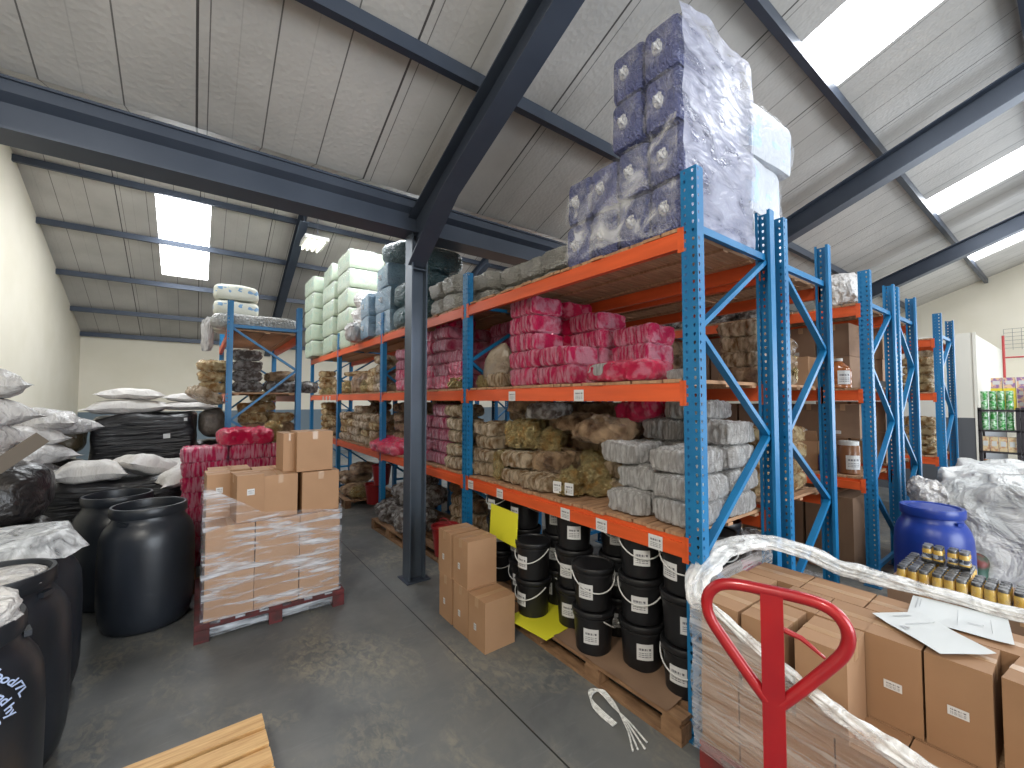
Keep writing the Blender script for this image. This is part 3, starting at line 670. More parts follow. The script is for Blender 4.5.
def barrel_parts(m, H=1.0, rm=.325, lidded=False):
    p = [(.25, 0), (.278, .012), (.298, .05), (.313, .12), (.322, .20), (rm - .001, .32), (rm, .45), (rm, .58), (rm - .004, .68), (.315, .755), (.300, .805), (.278, .845), (.260, .868), (.250, .885), (.245, .905), (.243, .92)]
    p = [(r, z * H) for r, z in p]
    if lidded: top = [(.262, .92 * H), (.268, .93 * H), (.268, .985 * H), (.262, H), (.235, H), (.225, .985 * H), (.20, .985 * H), (.19, .995 * H), (0, .995 * H)]
    else: top = [(.256, .92 * H), (.262, .93 * H), (.262, .985 * H), (.256, H), (.240, H), (.236, .985 * H), (.232, .93 * H), (0, .925 * H)]
    body = MB().lathe(p, 64).mesh('barrel_body', m, 60); rim = MB().lathe(top, 48).mesh('rim', m)
    parts = [('barrel_body', body, (0, 0, 0), []), ('lid' if lidded else 'rim', rim, (0, 0, 0), [])]
    lug = MB().box(-.012, .012, -.035, .035, -.012, .012).mesh('handle_lug', m)
    for a in (0.6, 3.7): parts.append(('handle_lug', lug, (.262 * math.cos(a), .262 * math.sin(a), .89 * H, 0, 0, a), []))
    return parts
kind('barrel', 'plastic_barrel', 'barrel', [barrel_parts(barrel_m)])
kind('barrel_blue', 'plastic_barrel', 'barrel', [barrel_parts(barrel_blue, .96, .326, True)])
def pallet_parts(X, Yl, m=pallet_m, hw=.05):
    """boards running along y"""
    P = []; bd = MB().box(-hw, hw, -Yl / 2, Yl / 2, 0, .022).mesh('deck_board', m); n = 7
    for i in range(n): P.append(('deck_board', bd, (-X / 2 + hw + i * (X - 2 * hw) / (n - 1), 0, .118), []))
    cr = MB().box(-X / 2, X / 2, -.05, .05, 0, .02).mesh('stringer_board', m); bl = MB().box(-.05, .05, -.06, .06, 0, .078).mesh('block', m); sk = MB().box(-.05, .05, -Yl / 2, Yl / 2, 0, .02).mesh('skid_board', m)
    for y in (-Yl / 2 + .06, 0, Yl / 2 - .06):
        P.append(('stringer_board', cr, (0, y, .098), []))
        for x in (-X / 2 + .05, 0, X / 2 - .05): P.append(('block', bl, (x, y, .02), []))
    for x in (-X / 2 + .05, 0, X / 2 - .05): P.append(('skid_board', sk, (x, 0, 0), []))
    return P
kind('pallet', 'wooden_pallet', 'pallet', [pallet_parts(1.0, 1.22)])
kind('pallet_red', 'wooden_pallet', 'pallet', [pallet_parts(1.0, 1.2, redpal)])
kind('pallet_redbig', 'wooden_pallet', 'pallet', [pallet_parts(1.12, 1.1, mat('pallet_maroon', (.13, .018, .02), .7, col2=(.06, .02, .02), scale=9., bump=.4))])
def softs(name, n_, mats, **k):
    sx, sy, sz = k.pop('size'); ang = k.pop('ang', 17); return [soft_mb(sx, sy, sz, seed=i * 2.3 + len(name), **k).mesh(name, mats, ang) for i in range(n_)]
kind('pink', 'shrink_wrapped_bundle', 'bundle', softs('pink', 4, pink, size=(.37, .41, .165), n=(20, 30, 10), p=7, lobes=(0, 5, 0), depth=.06, amp=.012, ns=7, fine=.010))
kind('pinkred', 'shrink_wrapped_bundle', 'bundle', softs('pinkr', 3, pinkred, size=(.37, .41, .165), n=(20, 30, 10), p=7, lobes=(3, 0, 0), depth=.05, amp=.014, ns=7, fine=.012))
kind('pinkdeep', 'shrink_wrapped_bundle', 'bundle', softs('pinkd', 3, pinkdark, size=(.37, .40, .155), n=(20, 30, 10), p=6, lobes=(0, 5, 0), depth=.06, amp=.014, ns=7, fine=.010))
kind('pinkflat', 'shrink_wrapped_bundle', 'bundle', softs('pinkf', 2, pinkred, size=(.42, .52, .15), n=(20, 30, 10), p=5, lobes=(0, 3, 0), depth=.05, amp=.02, ns=6, fine=.016))
kind('tan', 'shrink_wrapped_bundle', 'bundle', softs('tan', 5, tan, size=(.36, .36, .14), n=(26, 26, 12), p=4.5, lobes=(0, 3, 0), depth=.09, amp=0.022, ns=7, fine=.017))
kind('brown', 'shrink_wrapped_bundle', 'bundle', softs('brown', 4, brown, size=(.38, .40, .15), n=(26, 26, 12), p=4, lobes=(0, 3, 0), depth=.08, amp=0.022, ns=6, fine=.017))
kind('golddull', 'shrink_wrapped_bundle', 'bundle', softs('gd', 4, golddull, size=(.36, .38, .15), n=(26, 26, 12), p=4, lobes=(3, 3, 0), depth=.1, amp=0.022, ns=7, fine=.017))
kind('silver', 'shrink_wrapped_bundle', 'bundle', softs('silver', 4, silver, size=(.40, .335, .155), n=(36, 32, 10), p=6, lobes=(8, 7, 0), depth=.05, amp=0.018, ns=7, fine=.011))
kind('silverdk', 'shrink_wrapped_bundle', 'bundle', softs('silverdk', 3, silverdk, size=(.37, .36, .15), n=(26, 26, 12), p=4, lobes=(3, 3, 0), depth=.08, amp=0.022, ns=7, fine=.017))
kind('goldbag', 'foil_bag', 'bag', softs('goldbag', 4, gold, size=(.22, .20, .26), n=(22, 22, 22), p=3.5, amp=.045, ns=9, taper=.3, fine=.045, ang=4))
kind('goldsheaf', 'foil_bag', 'bag', softs('goldsheaf', 2, gold, size=(.30, .34, .27), n=(24, 34, 22), p=4, lobes=(0, 4, 0), depth=.3, amp=.035, ns=8, fine=.034, ang=4))
kind('brownbag', 'plastic_bag', 'bag', softs('brownbag', 3, brown, size=(.40, .46, .20), n=(26, 28, 16), p=2.8, amp=.05, ns=5, fine=0.024))
kind('taupebag', 'plastic_bag', 'bag', softs('taupebag', 2, mat('taupe_film', (.20, .15, .11), .3, col2=(.34, .28, .21), scale=4., bump=1., bscale=8., bdist=.04), size=(.34, .36, .44), n=(14, 14, 14), p=2.6, amp=.06, ns=4.5, fine=.012, taper=.25))
kind('clearbag', 'plastic_bag', 'bag', softs('clearbag', 3, sack_cl, size=(.45, .5, .34), n=(24, 24, 18), p=2.8, amp=.06, ns=5, fine=0.026))
kind('glintbag', 'plastic_bag', 'bag', softs('glintbag', 3, silverdk, size=(.5, .5, .3), n=(26, 26, 16), p=2.8, amp=.06, ns=5, fine=0.034))
kind('sack', 'white_sack', 'sack', [pillow_mb(.80, .46, .17, i * 1.7).mesh('sack', sack_m) for i in range(4)])
kind('sack_fat', 'white_sack', 'sack', [pillow_mb(.72, .46, .24, 9 + i * 1.7, amp=.03).mesh('sack', sack_cl) for i in range(3)])
knot_me = soft_mb(.06, .08, .08, 3, (8, 8, 8), 1.6, (0, 0, 0), 0, .03, 14, fine=.02).mesh('knot', filmC)
def bale(name, size, m, n_=3, knot=True, fm=filmD, p=16, amp=.010, lobes=(0, 0, 0), **k):
    out = []
    for i in range(n_):
        a = soft_mb(*size, seed=i + len(name), n=(12, 10, 8), p=p, amp=amp, ns=4, lobes=lobes, fine=.003, **k).mesh('bale', m)
        f = soft_mb(size[0] + .03, size[1] + .025, size[2] + .02, seed=i + 40, n=(20, 18, 14), p=12, amp=.012, ns=8, fine=.007).mesh('film', fm)
        P = [('bale', a, (0, 0, 0), []), ('film', f, (0, 0, -.004), [])]
        if knot: P.append(('film_knot', knot_me, (-size[0] / 2 - .01, .01, size[2] / 2 - .05), []))
        out.append(P)
    return out
kind('bluebale', 'wrapped_bale', 'bale', bale('bluebale', (.80, .245, .325), bale_blue))
kind('whitebale', 'wrapped_bale', 'bale', bale('whitebale', (.60, .60, .42), bale_whiteprint, 2, False))
kind('greybale', 'wrapped_bale', 'bale', softs('greybale', 4, bale_grey, size=(.75, .34, .205), n=(20, 18, 10), p=6, amp=.022, ns=6, fine=0.01, ang=30))
kind('tealbale', 'wrapped_bale', 'bale', softs('tealbale', 3, bale_teal, size=(.62, .62, .34), n=(16, 16, 10), p=3.4, amp=.03, ns=4, fine=.006))
kind('slatebale', 'wrapped_bale', 'bale', bale('slatebale', (.60, .60, .36), bale_slate, 2, True))
kind('greenbale', 'wrapped_bale', 'bale', bale('greenbale', (.70, .92, .37), bale_green, 3, False))
kind('printpack', 'wrapped_bale', 'bale', softs('printpack', 3, bale_print, size=(.56, .44, .235), n=(14, 12, 8), p=5, amp=.016, ns=5, ang=40))

# ------------------------------------------------------------------ BAY ONE OF THE FRONT RUN
TP = 'pink bundles on the middle shelf'
Lp = 2.025
P = .162
def col(keys, x, y, n_, z0, pitch, noun, desc, group, rz=0, jit=.012, rot=.04):
    for l in range(n_):
        k = keys[(l * 2 + int(x * 10)) % len(keys)] if isinstance(keys, (list, tuple)) else keys
        if n_ == 1: lab = f'{noun} {desc}'
        else:
            lay = 'bottom one' if l == 0 else ('top one' if l == n_ - 1 else LAY[l] + ' one up'); lab = f'{noun}, {lay} {desc}'
        put(k, (x + R.uniform(-jit, jit), y + R.uniform(-jit, jit), z0 + l * pitch), rz + R.uniform(-rot, rot), lab, group)
col('pink', 2.57, 3.09, 5, Lp, P, 'pink striped bundle', 'in the tall left pile above the middle beam', TP)
col('pink', 2.57, 2.67, 2, Lp, P, 'pink striped bundle', 'in the low front pile right of the tall one', TP)
col(['pinkred'], 2.95, 3.07, 5, Lp, P, 'red-pink glossy bundle', 'in the tall pile behind the leftmost pink pile', TP)
col(['pinkred', 'pink'], 2.95, 2.65, 4, Lp, P, 'pink bundle', 'in the middle rear pile under the top deck', TP)
col(['pink', 'pinkred'], 3.02, 2.22, 3, Lp, P, 'pink bundle', 'in the rear right pile behind the lying pink pack', TP)
r_ = put('pinkflat', (2.46, 1.93, Lp), .06, 'red-pink pack with a clear silver window, lying at the middle beam edge', TP)
ob('window_patch', soft_mb(.03, .26, .08, 2, (4, 10, 6), 3, amp=.01).mesh('patch', silver), r_, (-.20, .08, .045))
put('silver', (2.50, 1.52, Lp), .1, 'small silver pack at the right end of the middle shelf', None, scale=(.35, .55, .45))
put('taupebag', (2.52, 3.58, Lp), .2, 'crumpled taupe plastic bag left of the tall pink pile')
put('taupebag', (2.62, 3.80, Lp), 1.2, 'smaller crumpled taupe bag beside the second rack post', None, scale=(.7, .7, .72))
put('tan', (2.40, 3.45, Lp), .4, 'tan pack leaning under the taupe bag', None, scale=(.5, .6, 1.0))
put('goldbag', (2.36, 3.72, Lp), .3, 'small gold foil bag just right of the second rack post', None, scale=(.45, .4, .5))
put('goldbag', (2.36, 3.62, Lp), 1.3, 'tiny pale gold pouch at the foot of the taupe bag', None, scale=(.4, .35, .42))
stack(['pinkdeep', 'pinkred'], [(2.98, 3.62, 5), (2.98, 4.05, 5)], Lp, .155, 'dark pink bundle', 'behind the second rack post, middle shelf', 'dark pink bundles behind the post')
# bottom shelf (L1)
z1 = L1 + .025
TS = 'silver bundles on the lower shelf'
def scol(x, y, n_, desc, z=z1, dz=.158): col('silver', x, y, n_, z, dz, 'clear silver bundle', desc, TS, rot=.03)
scol(2.52, 1.87, 1, 'at the left front foot of the silver pile')
scol(2.54, 1.52, 3, 'in the front pile beside the near rack post')
scol(2.62, 1.86, 1, 'standing second up at the left front', z1 + .158)
scol(2.95, 1.52, 4, 'in the middle pile by the rack end')
scol(2.98, 1.90, 4, 'in the rear left silver pile')
scol(2.62, 2.0, 1, 'flopped third up on the left front', z1 + .316)
TG = 'tan and gold bundles on the lower shelf'
TB = 'brown bundles on the lower shelf'
col('tan', 2.50, 3.68, 4, z1, .135, 'tan bundle', 'in the first pile right of the second rack post', TG)
col('tan', 2.90, 3.60, 5, z1, .135, 'tan bundle', 'in the rear pile right of the second rack post', TG)
put('goldbag', (2.40, 3.40, z1), .3, 'bright gold foil pouch standing between two tan piles', None, scale=(.7, .75, 1.05))
col('tan', 2.48, 3.14, 2, z1, .15, 'tan bundle', 'in the short pile right of the gold pouch', TG)
put('goldsheaf', (2.55, 3.22, z1 + .31), .1, 'tall crinkled gold foil sheaf standing on the tan bundles')
put('brownbag', (2.60, 2.83, z1 + .13), .2, 'dark brown bag resting on two tan bundles')
col('tan', 2.45, 2.82, 1, z1, .13, 'tan bundle', 'under the dark brown bag, left', TG)
put('goldbag', (2.58, 2.88, z1 + .31), .6, 'gold foil pouch upright on the dark brown bag', None, scale=(.8, .9, .85))
put('goldbag', (2.44, 2.50, z1), .2, 'gold foil bag with white label at shelf front', None, scale=(1, .95, .85))
put('goldbag', (2.60, 2.38, z1), 1.4, 'gold foil bag crumpled behind the labelled one', None, scale=(1.1, 1.1, .95))
put('goldbag', (2.76, 2.54, z1 + .02), 2.2, 'crumpled gold foil bag farthest back in its cluster', None, scale=(1.2, 1.1, 1.2))
for (x, y, s_) in ((2.325, 2.55, ''), (2.325, 2.43, '')):
    o = [q for q in bpy.data.objects if q.get('label', '').startswith('gold foil bag with white label')][0]
    ob('label', label_mesh(.085, .10), o, (x - 2.44, y - 2.50, .09)).scale = (1, 1, 1.1)
put('brownbag', (2.62, 3.20, z1 + .60), .5, 'large shiny brown bag lying high on the piles, left', None, tilt=(.1, .12), scale=(1.05, 1.15, 1))
put('silverdk', (2.55, 2.88, z1 + .60), .1, 'gold-speckled bundle lying right of the high brown bag', None)
col('brown', 2.72, 2.72, 1, z1 + .5, .15, 'brown bundle', 'bridging the middle of the lower shelf', TB)
col(['brown', 'golddull'], 2.95, 3.15, 5, z1, .15, 'brown bundle', 'in the rear pile behind the gold sheaf', TB)
col('brown', 3.02, 2.75, 5, z1, .15, 'brown bundle', 'in the rear pile behind the gold pouch', TB)
col('brown', 2.98, 2.34, 4, z1, .15, 'brown bundle', 'in the rear pile left of the silver bundles', TB)
col('tan', 2.80, 2.18, 3, z1, .15, 'tan bundle', 'in the half-hidden pile beside the silver bundles', TG)
put('brownbag', (2.70, 2.38, z1 + .42), .0, 'dark see-through brown bag sagging over the tan pile', None, scale=(1.1, 1.15, 1.1))
put('silverdk', (2.95, 2.95, z1 + .76), .1, 'flat gold-brown bundle close under the middle deck', None, scale=(1, 1.2, .6))
put('pinkflat', (2.95, 2.12, z1 + .60), .1, 'red-pink pack peeking out above the silver bundles', None, tilt=(-.25, 0), scale=(.9, .8, 1.2))
put('silver', (3.0, 1.72, z1 + .632), .1, 'clear silver bundle, rearmost on top of the silver pile', TS, scale=(1, 1.1, .9))

# ------------------------------------------------------------------ BAY TWO
stack(['pinkdeep', 'pink'], [(2.50, 5.86, 4), (2.50, 5.44, 4), (2.50, 5.02, 5), (2.50, 4.60, 5), (2.52, 4.24, 3)], Lp, .150, 'deep pink bundle', 'on the middle shelf, second bay', 'deep pink bundles in the second bay')
col(['pinkdeep'], 2.9, 4.6, 5, Lp, .15, 'deep pink bundle', 'in the rear pile, second bay, middle shelf', 'deep pink bundles in the second bay')
put('pinkred', (2.55, 4.62, Lp + 4.72 * .152), .1, 'bright pink bundle topping the second bay pile under the deck', None)
put('goldbag', (2.40, 4.12, Lp), .7, 'small gold foil bag left of the second rack post', None, scale=(.8, .9, .6))
put('goldbag', (2.36, 4.28, Lp), .1, 'crushed gold pouch beside the deep pink bundles', None, scale=(.6, .8, .5))
col('tan', 2.46, 4.22, 5, z1, .145, 'tan bundle', 'left of the second rack post, lower shelf', 'tan bundles by the second post')
stack(['pinkdeep'], [(2.50, 5.02, 4), (2.50, 4.62, 5)], z1, .142, 'deep pink bundle', 'on the lower shelf, second bay', 'deep pink bundles on the lower shelf')
put('brown', (2.60, 4.85, z1 + .70), .1, 'dark brown bundle on the deep pink ones, lower shelf', None)
stack(['brown'], [(2.62, 6.22, 5), (2.62, 5.80, 5), (2.62, 5.42, 4)], z1, .145, 'dark brown bundle', 'on the lower shelf behind the column', 'dark bundles behind the column')
put('pinkflat', (2.42, 6.2, z1 + .01), .1, 'bright pink plastic bag slumped over the lower beam, third post', None, tilt=(0, -.2), scale=(1.1, 2.0, 1.25))
# ------------------------------------------------------------------ BAYS THREE AND FOUR
T3 = 'tan and gold packs in the far bays'
col('tan', 2.46, 6.72, 4, Lp, .15, 'tan bundle', 'left of the third rack post, middle shelf', T3)
col('golddull', 2.46, 7.14, 3, Lp, .13, 'gold lumpy pack', 'next to the tan pile, middle shelf, third bay', T3)
put('goldbag', (2.40, 7.50, Lp), .4, 'gold foil bag, third bay, middle shelf', None, scale=(1.1, 1.4, .8))
put('brownbag', (2.55, 8.05, Lp), .4, 'dark bulky bag sitting on the far middle shelf', None, scale=(1.2, 1.25, 1.9))
put('golddull', (2.55, 8.30, Lp + .33), .3, 'flat gold pack lying across the dark bulky bag', None, scale=(1.3, 2.2, .6))
put('goldbag', (2.42, 8.62, Lp), .8, 'crumpled gold foil bag beside the dark bulky bag', None, scale=(1.2, 1.4, .9))
col('golddull', 2.50, 9.55, 2, Lp, .15, 'gold lumpy pack', 'right side of the farthest bay, middle shelf', T3)
col('golddull', 2.50, 10.9, 4, Lp, .14, 'yellow-gold bundle', 'at the far end of the middle shelf', T3)
put('goldbag', (2.42, 10.3, Lp), .8, 'flattened gold foil bag near the far end of the middle shelf', None, scale=(1.4, 1.8, .6))
stack(['tan', 'golddull'], [(2.46, 8.70, 4), (2.46, 8.30, 3), (2.46, 7.88, 5), (2.46, 7.42, 4), (2.46, 6.98, 4)], z1, .13, 'tan lumpy bundle', 'on the lower shelf, third bay', 'tan bundles on the lower shelf, third bay')
stack(['brown'], [(2.9, 8.3, 6), (2.9, 7.0, 5)], z1, .14, 'dark brown bundle', 'at the back of the third bay, lower shelf', 'dark bundles at the back of the third bay')
col('golddull', 2.5, 10.6, 5, z1, .14, 'gold-brown bundle', 'in the farthest bay, lower shelf', T3)
put('brownbag', (2.5, 9.8, z1), .2, 'dark brown bag in the farthest bay, lower shelf')
put('golddull', (2.5, 9.8, z1 + .2), .2, 'gold pack on the dark bag in the farthest bay', None)
# floor level of bays two to four
put('pallet', (2.62, 5.75, 0), .03, 'low worn pallet under the clear bags, behind the column', 'worn wooden pallets under the racking')
put('pallet', (2.60, 8.3, 0), -.02, 'worn pallet under gold bags in the far bays', 'worn wooden pallets under the racking')
for x, y, z, sc_, t in ((2.42, 6.1, .142, (1.1, 1.2, .9), 'clear glinting bag, far left bottom of the heap behind the column'), (2.40, 5.45, .142, (1.1, 1.2, 1), 'clear glinting bag at the front bottom of the heap behind the column'), (2.55, 5.9, .38, (1.1, 1.1, 1), 'clear glinting bag, middle of the heap behind the column'), (2.62, 5.5, .40, (1, 1, 1), 'clear glinting bag, second layer and nearest the column'), (2.66, 5.75, .64, (.8, .8, .8), 'crumpled clear bag topping the heap behind the column')):
    put('glintbag', (x, y, z), R.uniform(0, 3), t, 'clear glinting bags behind the column', scale=sc_)
for x, y, z, t in ((2.45, 8.1, .142, 'gold and clear bag heap piece, lowest on the far pallet'), (2.5, 8.5, .30, 'gold lumpy bag on the far pallet, second up'), (2.6, 8.2, .50, 'gold lumpy bag on the far pallet, uppermost')):
    put('brownbag', (x, y, z), R.uniform(0, 3), t, None, scale=(1.3, 1.3, 1))
put('goldbag', (2.36, 7.85, .14), .3, 'orange-gold foil bag spilling at the front of the far pallet', None, scale=(1.1, 1.2, .8))
stack(['tan', 'brown'], [(2.80, 4.75, 5), (2.80, 4.35, 4), (2.80, 4.02, 3)], .145, .14, 'dim tan bundle', 'under the lower deck right of the column', 'dim bundles under the lower deck')
put('pallet', (2.78, 4.5, 0), 0, 'pallet under the dim bundles right of the column', 'worn wooden pallets under the racking')
def tub(loc, s_, lab):
    t = empty('red_tub', lab, 'tub', loc); t.scale = (s_, s_, s_)
    ob('tub_body', MB().lathe([(.12, 0), (.155, .30), (.165, .31), (.165, .33), (.15, .33), (.145, .30), (0, .29)], 28).mesh('tub', redplastic), t)
    ob('handle', MB().tube([(0, .165 * math.cos(a), .31 + .09 * math.sin(a)) for a in [PI * k / 12 for k in range(13)]], .006, 8).mesh('handle', redplastic), t)
tub((2.30, 4.38, .142), 1.0, 'red plastic tub on the floor pallet just right of the column')
tub((2.45, 7.25, .142), 1.0, 'red tub standing low beside the far pallet'); tub((2.50, 7.05, .48), 1.0, 'upper red tub behind the third rack post')

# ------------------------------------------------------------------ TOP OF THE FRONT RUN
z3 = L3 + .025
TBl = 'blue wrapped bales on the top deck'
names = ['right', 'second from right', 'third from right', 'leftmost']
for ci, (y, nl) in enumerate(((1.50, 4), (1.755, 4), (2.01, 2), (2.265, 2))):
    for l in range(nl):
        put('bluebale', (2.70 + (.0 if l < 2 else -.04) + R.uniform(-.01, .01), y + (.0 if l < 2 else .01), z3 + l * .338), R.uniform(-.02, .02),
            f'blue film-wrapped bale, {"bottom" if l == 0 else LAY[l]} layer, {names[ci]} column above the near post', TBl)
def sheet_grid(fn, nu, nv, m, name):
    vs = [fn(i / nu, j / nv) for i in range(nu + 1) for j in range(nv + 1)]; fs = []
    for i in range(nu):
        for j in range(nv): a = i * (nv + 1) + j; fs.append((a, a + 1, a + nv + 2, a + nv + 1))
    return MB().add(vs, fs).mesh(name, m, 180)
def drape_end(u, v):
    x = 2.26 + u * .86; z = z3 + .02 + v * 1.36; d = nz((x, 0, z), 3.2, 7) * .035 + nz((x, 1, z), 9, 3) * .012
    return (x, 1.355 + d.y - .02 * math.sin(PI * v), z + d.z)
m_sheen = film('end_sheen_film', lo=.36, hi=.62, amount=.8, base=.3, scale=3., stretch=(1, 1, 2.2), bscale=5., tint=(.38, .39, .50), rough=.36)  # milky film added so the bale ends show a pale door-light sheen
tag(ob('film_sheet', sheet_grid(drape_end, 36, 44, m_sheen, 'film_sheet')), 'added milky sheet giving the end of the blue bales a pale door-light sheen', 'plastic sheet')
def drape_front(u, v):
    y = 1.38 + u * 1.05; z = z3 + .0 + v * (.70 - .25 * u); d = nz((0, y, z), 3.5, 11) * .05 + nz((1, y, z), 10, 5) * .015
    return (2.25 + d.x - .03 * (1 - v), y, z + d.z)
tag(ob('film_sheet', sheet_grid(drape_front, 36, 30, film('front_film', lo=.50, hi=.68, amount=.42, base=.03, scale=4.5, bscale=6.), 'film_sheet')), 'crumpled clear film hanging over the lower front of the blue bales', 'plastic sheet')
# pale bales on the second run, behind
TW = 'pale wrapped bales behind the blue ones'
put('whitebale', (3.74, 1.78, z3), .0, 'pale faint-printed bale, bottom of the pile right of the blue bales', TW, scale=(1.0, 1, 1.05))
put('whitebale', (3.68, 1.78, z3 + .445), .03, 'pale faint-printed bale, middle of the pile right of the blue bales', TW, scale=(.95, 1, 1.05))
put('whitebale', (3.76, 1.76, z3 + .89), -.05, 'pale faint-printed bale, overhanging top of the pile right of the blue bales', TW, scale=(1.16, 1.05, 1.0))
TGy = 'grey-white bales along the top deck'
for i in range(7):
    for l in range(2):
        put('greybale', (2.66 if i > 4 else 2.88 if i == 4 else 3.02, 2.62 + i * .345, z3 + l * .208), R.uniform(-.03, .03), f'grey-white wrapped bale, {("lower", "upper")[l]} layer, {("first", "second", "third", "fourth", "fifth", "sixth", "seventh")[i]} left of the blue bales', TGy)
col('tealbale', 2.58, 5.25, 3, z3, .335, 'dark teal rounded bale', 'in the pile half hidden by the column', 'teal bales near the column', rot=.1)
col('tealbale', 2.58, 5.85, 2, z3, .335, 'dark teal rounded bale', 'in the pile just left of the column', 'teal bales near the column', rot=.1)
col('slatebale', 2.58, 6.50, 3, z3, .36, 'slate-blue film-wrapped bale', 'in the pile left of the teal bales', 'slate-blue bales on the top deck', rot=.1)
put('tealbale', (2.60, 6.35, z3 + 1.09), .3, 'dark teal bale topping the slate-blue pile', 'teal bales near the column')
col('slatebale', 2.52, 7.15, 2, z3, .36, 'slate-blue film-wrapped bale', 'in the short pile beside the clear bags', 'slate-blue bales on the top deck', rot=.1)
put('clearbag', (2.42, 7.82, z3), .3, 'crumpled milky plastic bag over the far top beam, lowest')
put('clearbag', (2.45, 7.75, z3 + .3), 1.3, 'crumpled milky plastic bag over the far top beam, second')
put('clearbag', (2.50, 7.78, z3 + .60), 2.3, 'crumpled milky plastic bag over the far top beam, upper right')
put('clearbag', (2.16, 7.55, z3 - .02), 2.3, 'pale blue-white plastic bag hanging at the slate bale foot', None, scale=(.45, .7, 1.0))
stack('greenbale', [(2.60, 9.9, 5), (2.62, 8.75, 5)], z3, .382, 'pale green wrapped bale', 'on the far top deck', 'pale green bales on the far top deck')
col('greenbale', 2.45, 11.15, 5, z3, .382, 'pale green wrapped bale', 'in the farthest pile at the rack end', 'pale green bales on the far top deck')

# ================================================================== BUCKETS, AISLE CARTONS
put('pallet', (2.66, 2.02, 0), 0, 'worn pallet carrying the black buckets at the near end', 'worn wooden pallets under the racking', scale=(1, 1.08, 1))
GB = 'black buckets under the lower deck'; cyd = []
def buckets(x, y, n_, where, z=.142):
    for l in range(n_):
        lv = {0: 'bottom', 1: 'middle' if n_ == 3 else 'top', 2: 'top'}[l]
        put('bucket', (x, y, z + l * .297), R.uniform(-.5, .35), f'black lidded bucket, {lv} of the pile {where}', GB)
buckets(2.43, 1.49, 3, 'nearest the rack end post')
buckets(2.43, 1.815, 3, 'second from the rack end')
buckets(2.30, 2.13, 2, 'standing forward on the brown sheet')
buckets(2.62, 2.16, 3, 'behind the forward one')
buckets(2.44, 2.46, 3, 'beside the yellow sheet')
buckets(2.28, 2.78, 2, 'behind the aisle cartons, on the yellow sheet', .142)
buckets(2.60, 2.80, 3, 'behind the two over the yellow sheet')
buckets(2.46, 3.12, 3, 'behind the upright yellow sheet')
buckets(2.46, 3.50, 3, 'nearest the second rack post')
buckets(2.78, 1.50, 3, 'just inside the rack end')
buckets(2.80, 1.85, 3, 'in the second row from the end')
buckets(3.08, 1.62, 3, 'farthest back at the rack end')
put('pallet', (2.66, 3.30, 0), 0, 'second worn pallet behind the aisle cartons', 'worn wooden pallets under the racking', scale=(1, 1.02, 1))
def warped(name, x0, x1, y0, y1, z, m, amp, seed, rot=0):
    def f(u, v): p = (x0 + (x1 - x0) * u, y0 + (y1 - y0) * v, z); return (p[0], p[1], z + abs(nz(p, 5, seed).z) * amp)
    return sheet_grid(f, 14, 14, m, name)
tag(ob('yellow_sheet', MB().box(-.28, .24, -.24, .2, 0, .003).mesh('yellow_sheet', yellowcard), None, (2.33, 2.66, .1405), (0, 0, .12)), 'bright yellow plastic sheet lying flat under the black buckets', 'sheet')
tag(ob('yellow_sheet', MB().box(-.003, .003, -.22, .22, .10, .38).mesh('yellow_sheet', yellowcard), None, (2.17, 3.08, .56), (0, .06, -.06)), 'bright yellow sheet standing upright in front of the far black buckets', 'sheet')
tag(ob('cardboard_sheet', warped('cardboard_sheet', 2.16, 2.62, 1.45, 2.4, .1405, carddark, .03, 3)), 'torn brown cardboard sheet on the front pallet under the buckets', 'cardboard')
GA = 'cartons stacked in the aisle'
put('carton_aisle', (1.895, 2.83, 0), .02, 'brown carton nearest the camera in the small aisle stack', GA)
put('carton_aisle', (1.90, 3.085, 0), .01, 'brown carton under the front upper one, middle of the aisle stack', GA)
put('carton_aisle', (1.90, 3.345, 0), -.02, 'brown carton at the far foot of the aisle stack', GA)
put('carton_aisle', (1.905, 3.10, .3755), .0, 'upper brown carton at the front of the aisle stack', GA)
put('carton_aisle', (1.90, 3.365, .3755), -.03, 'upper brown carton at the back of the aisle stack', GA)
# clear strap left on the floor
st = empty('packing_strap', 'crumpled clear plastic strap lying looped on the floor by the pallet', 'strap', (2.05, 1.75, .006))
strap_m = film('strap_film', lo=.3, hi=.5, amount=.9, base=.55, scale=30., tint=(.85, .85, .82))
def strap(pts, r): return MB().tube([(x - 2.05, y - 1.75, z) for x, y, z in pts], r, 6).mesh('strap_strand', strap_m)
def curve3(p, k=2):
    for _ in range(k):
        q = [p[0]]
        for a, b in zip(p, p[1:]): q += [tuple(a[i] * .75 + b[i] * .25 for i in range(3)), tuple(a[i] * .25 + b[i] * .75 for i in range(3))]
        p = q + [p[-1]]
    return p
for k in range(4):
    e = (k - 1.5) * .010
    arc = [(1.99 + e, 1.68, .004), (1.985 + e, 1.78, .01 + k * .002), (2.0 + e, 1.88 + e, .02), (2.05, 1.935 + e, .03), (2.12 - e, 1.92 + e, .03), (2.12 - e, 1.86, .02), (2.10 - e, 1.78, .012), (2.06 + e, 1.66, .008)]
    tail = [(1.92, 1.50, .005), (1.95, 1.49, .005), (1.985, 1.47, .005), (2.03, 1.49, .005)][k]
    ob('strap_strand', strap(curve3(arc + [((2.06 + tail[0]) / 2, 1.58, .018), tail]), .0055), st)

# fresh pallet in front
kind('pallet_fresh', 'wooden_pallet', 'pallet', [pallet_parts(.98, 1.15, fresh_m, .056)])
put('pallet_fresh', (-.24, 2.30, 0), PI / 2 + .02, 'pale new pine pallet lying empty on the floor at the picture bottom')

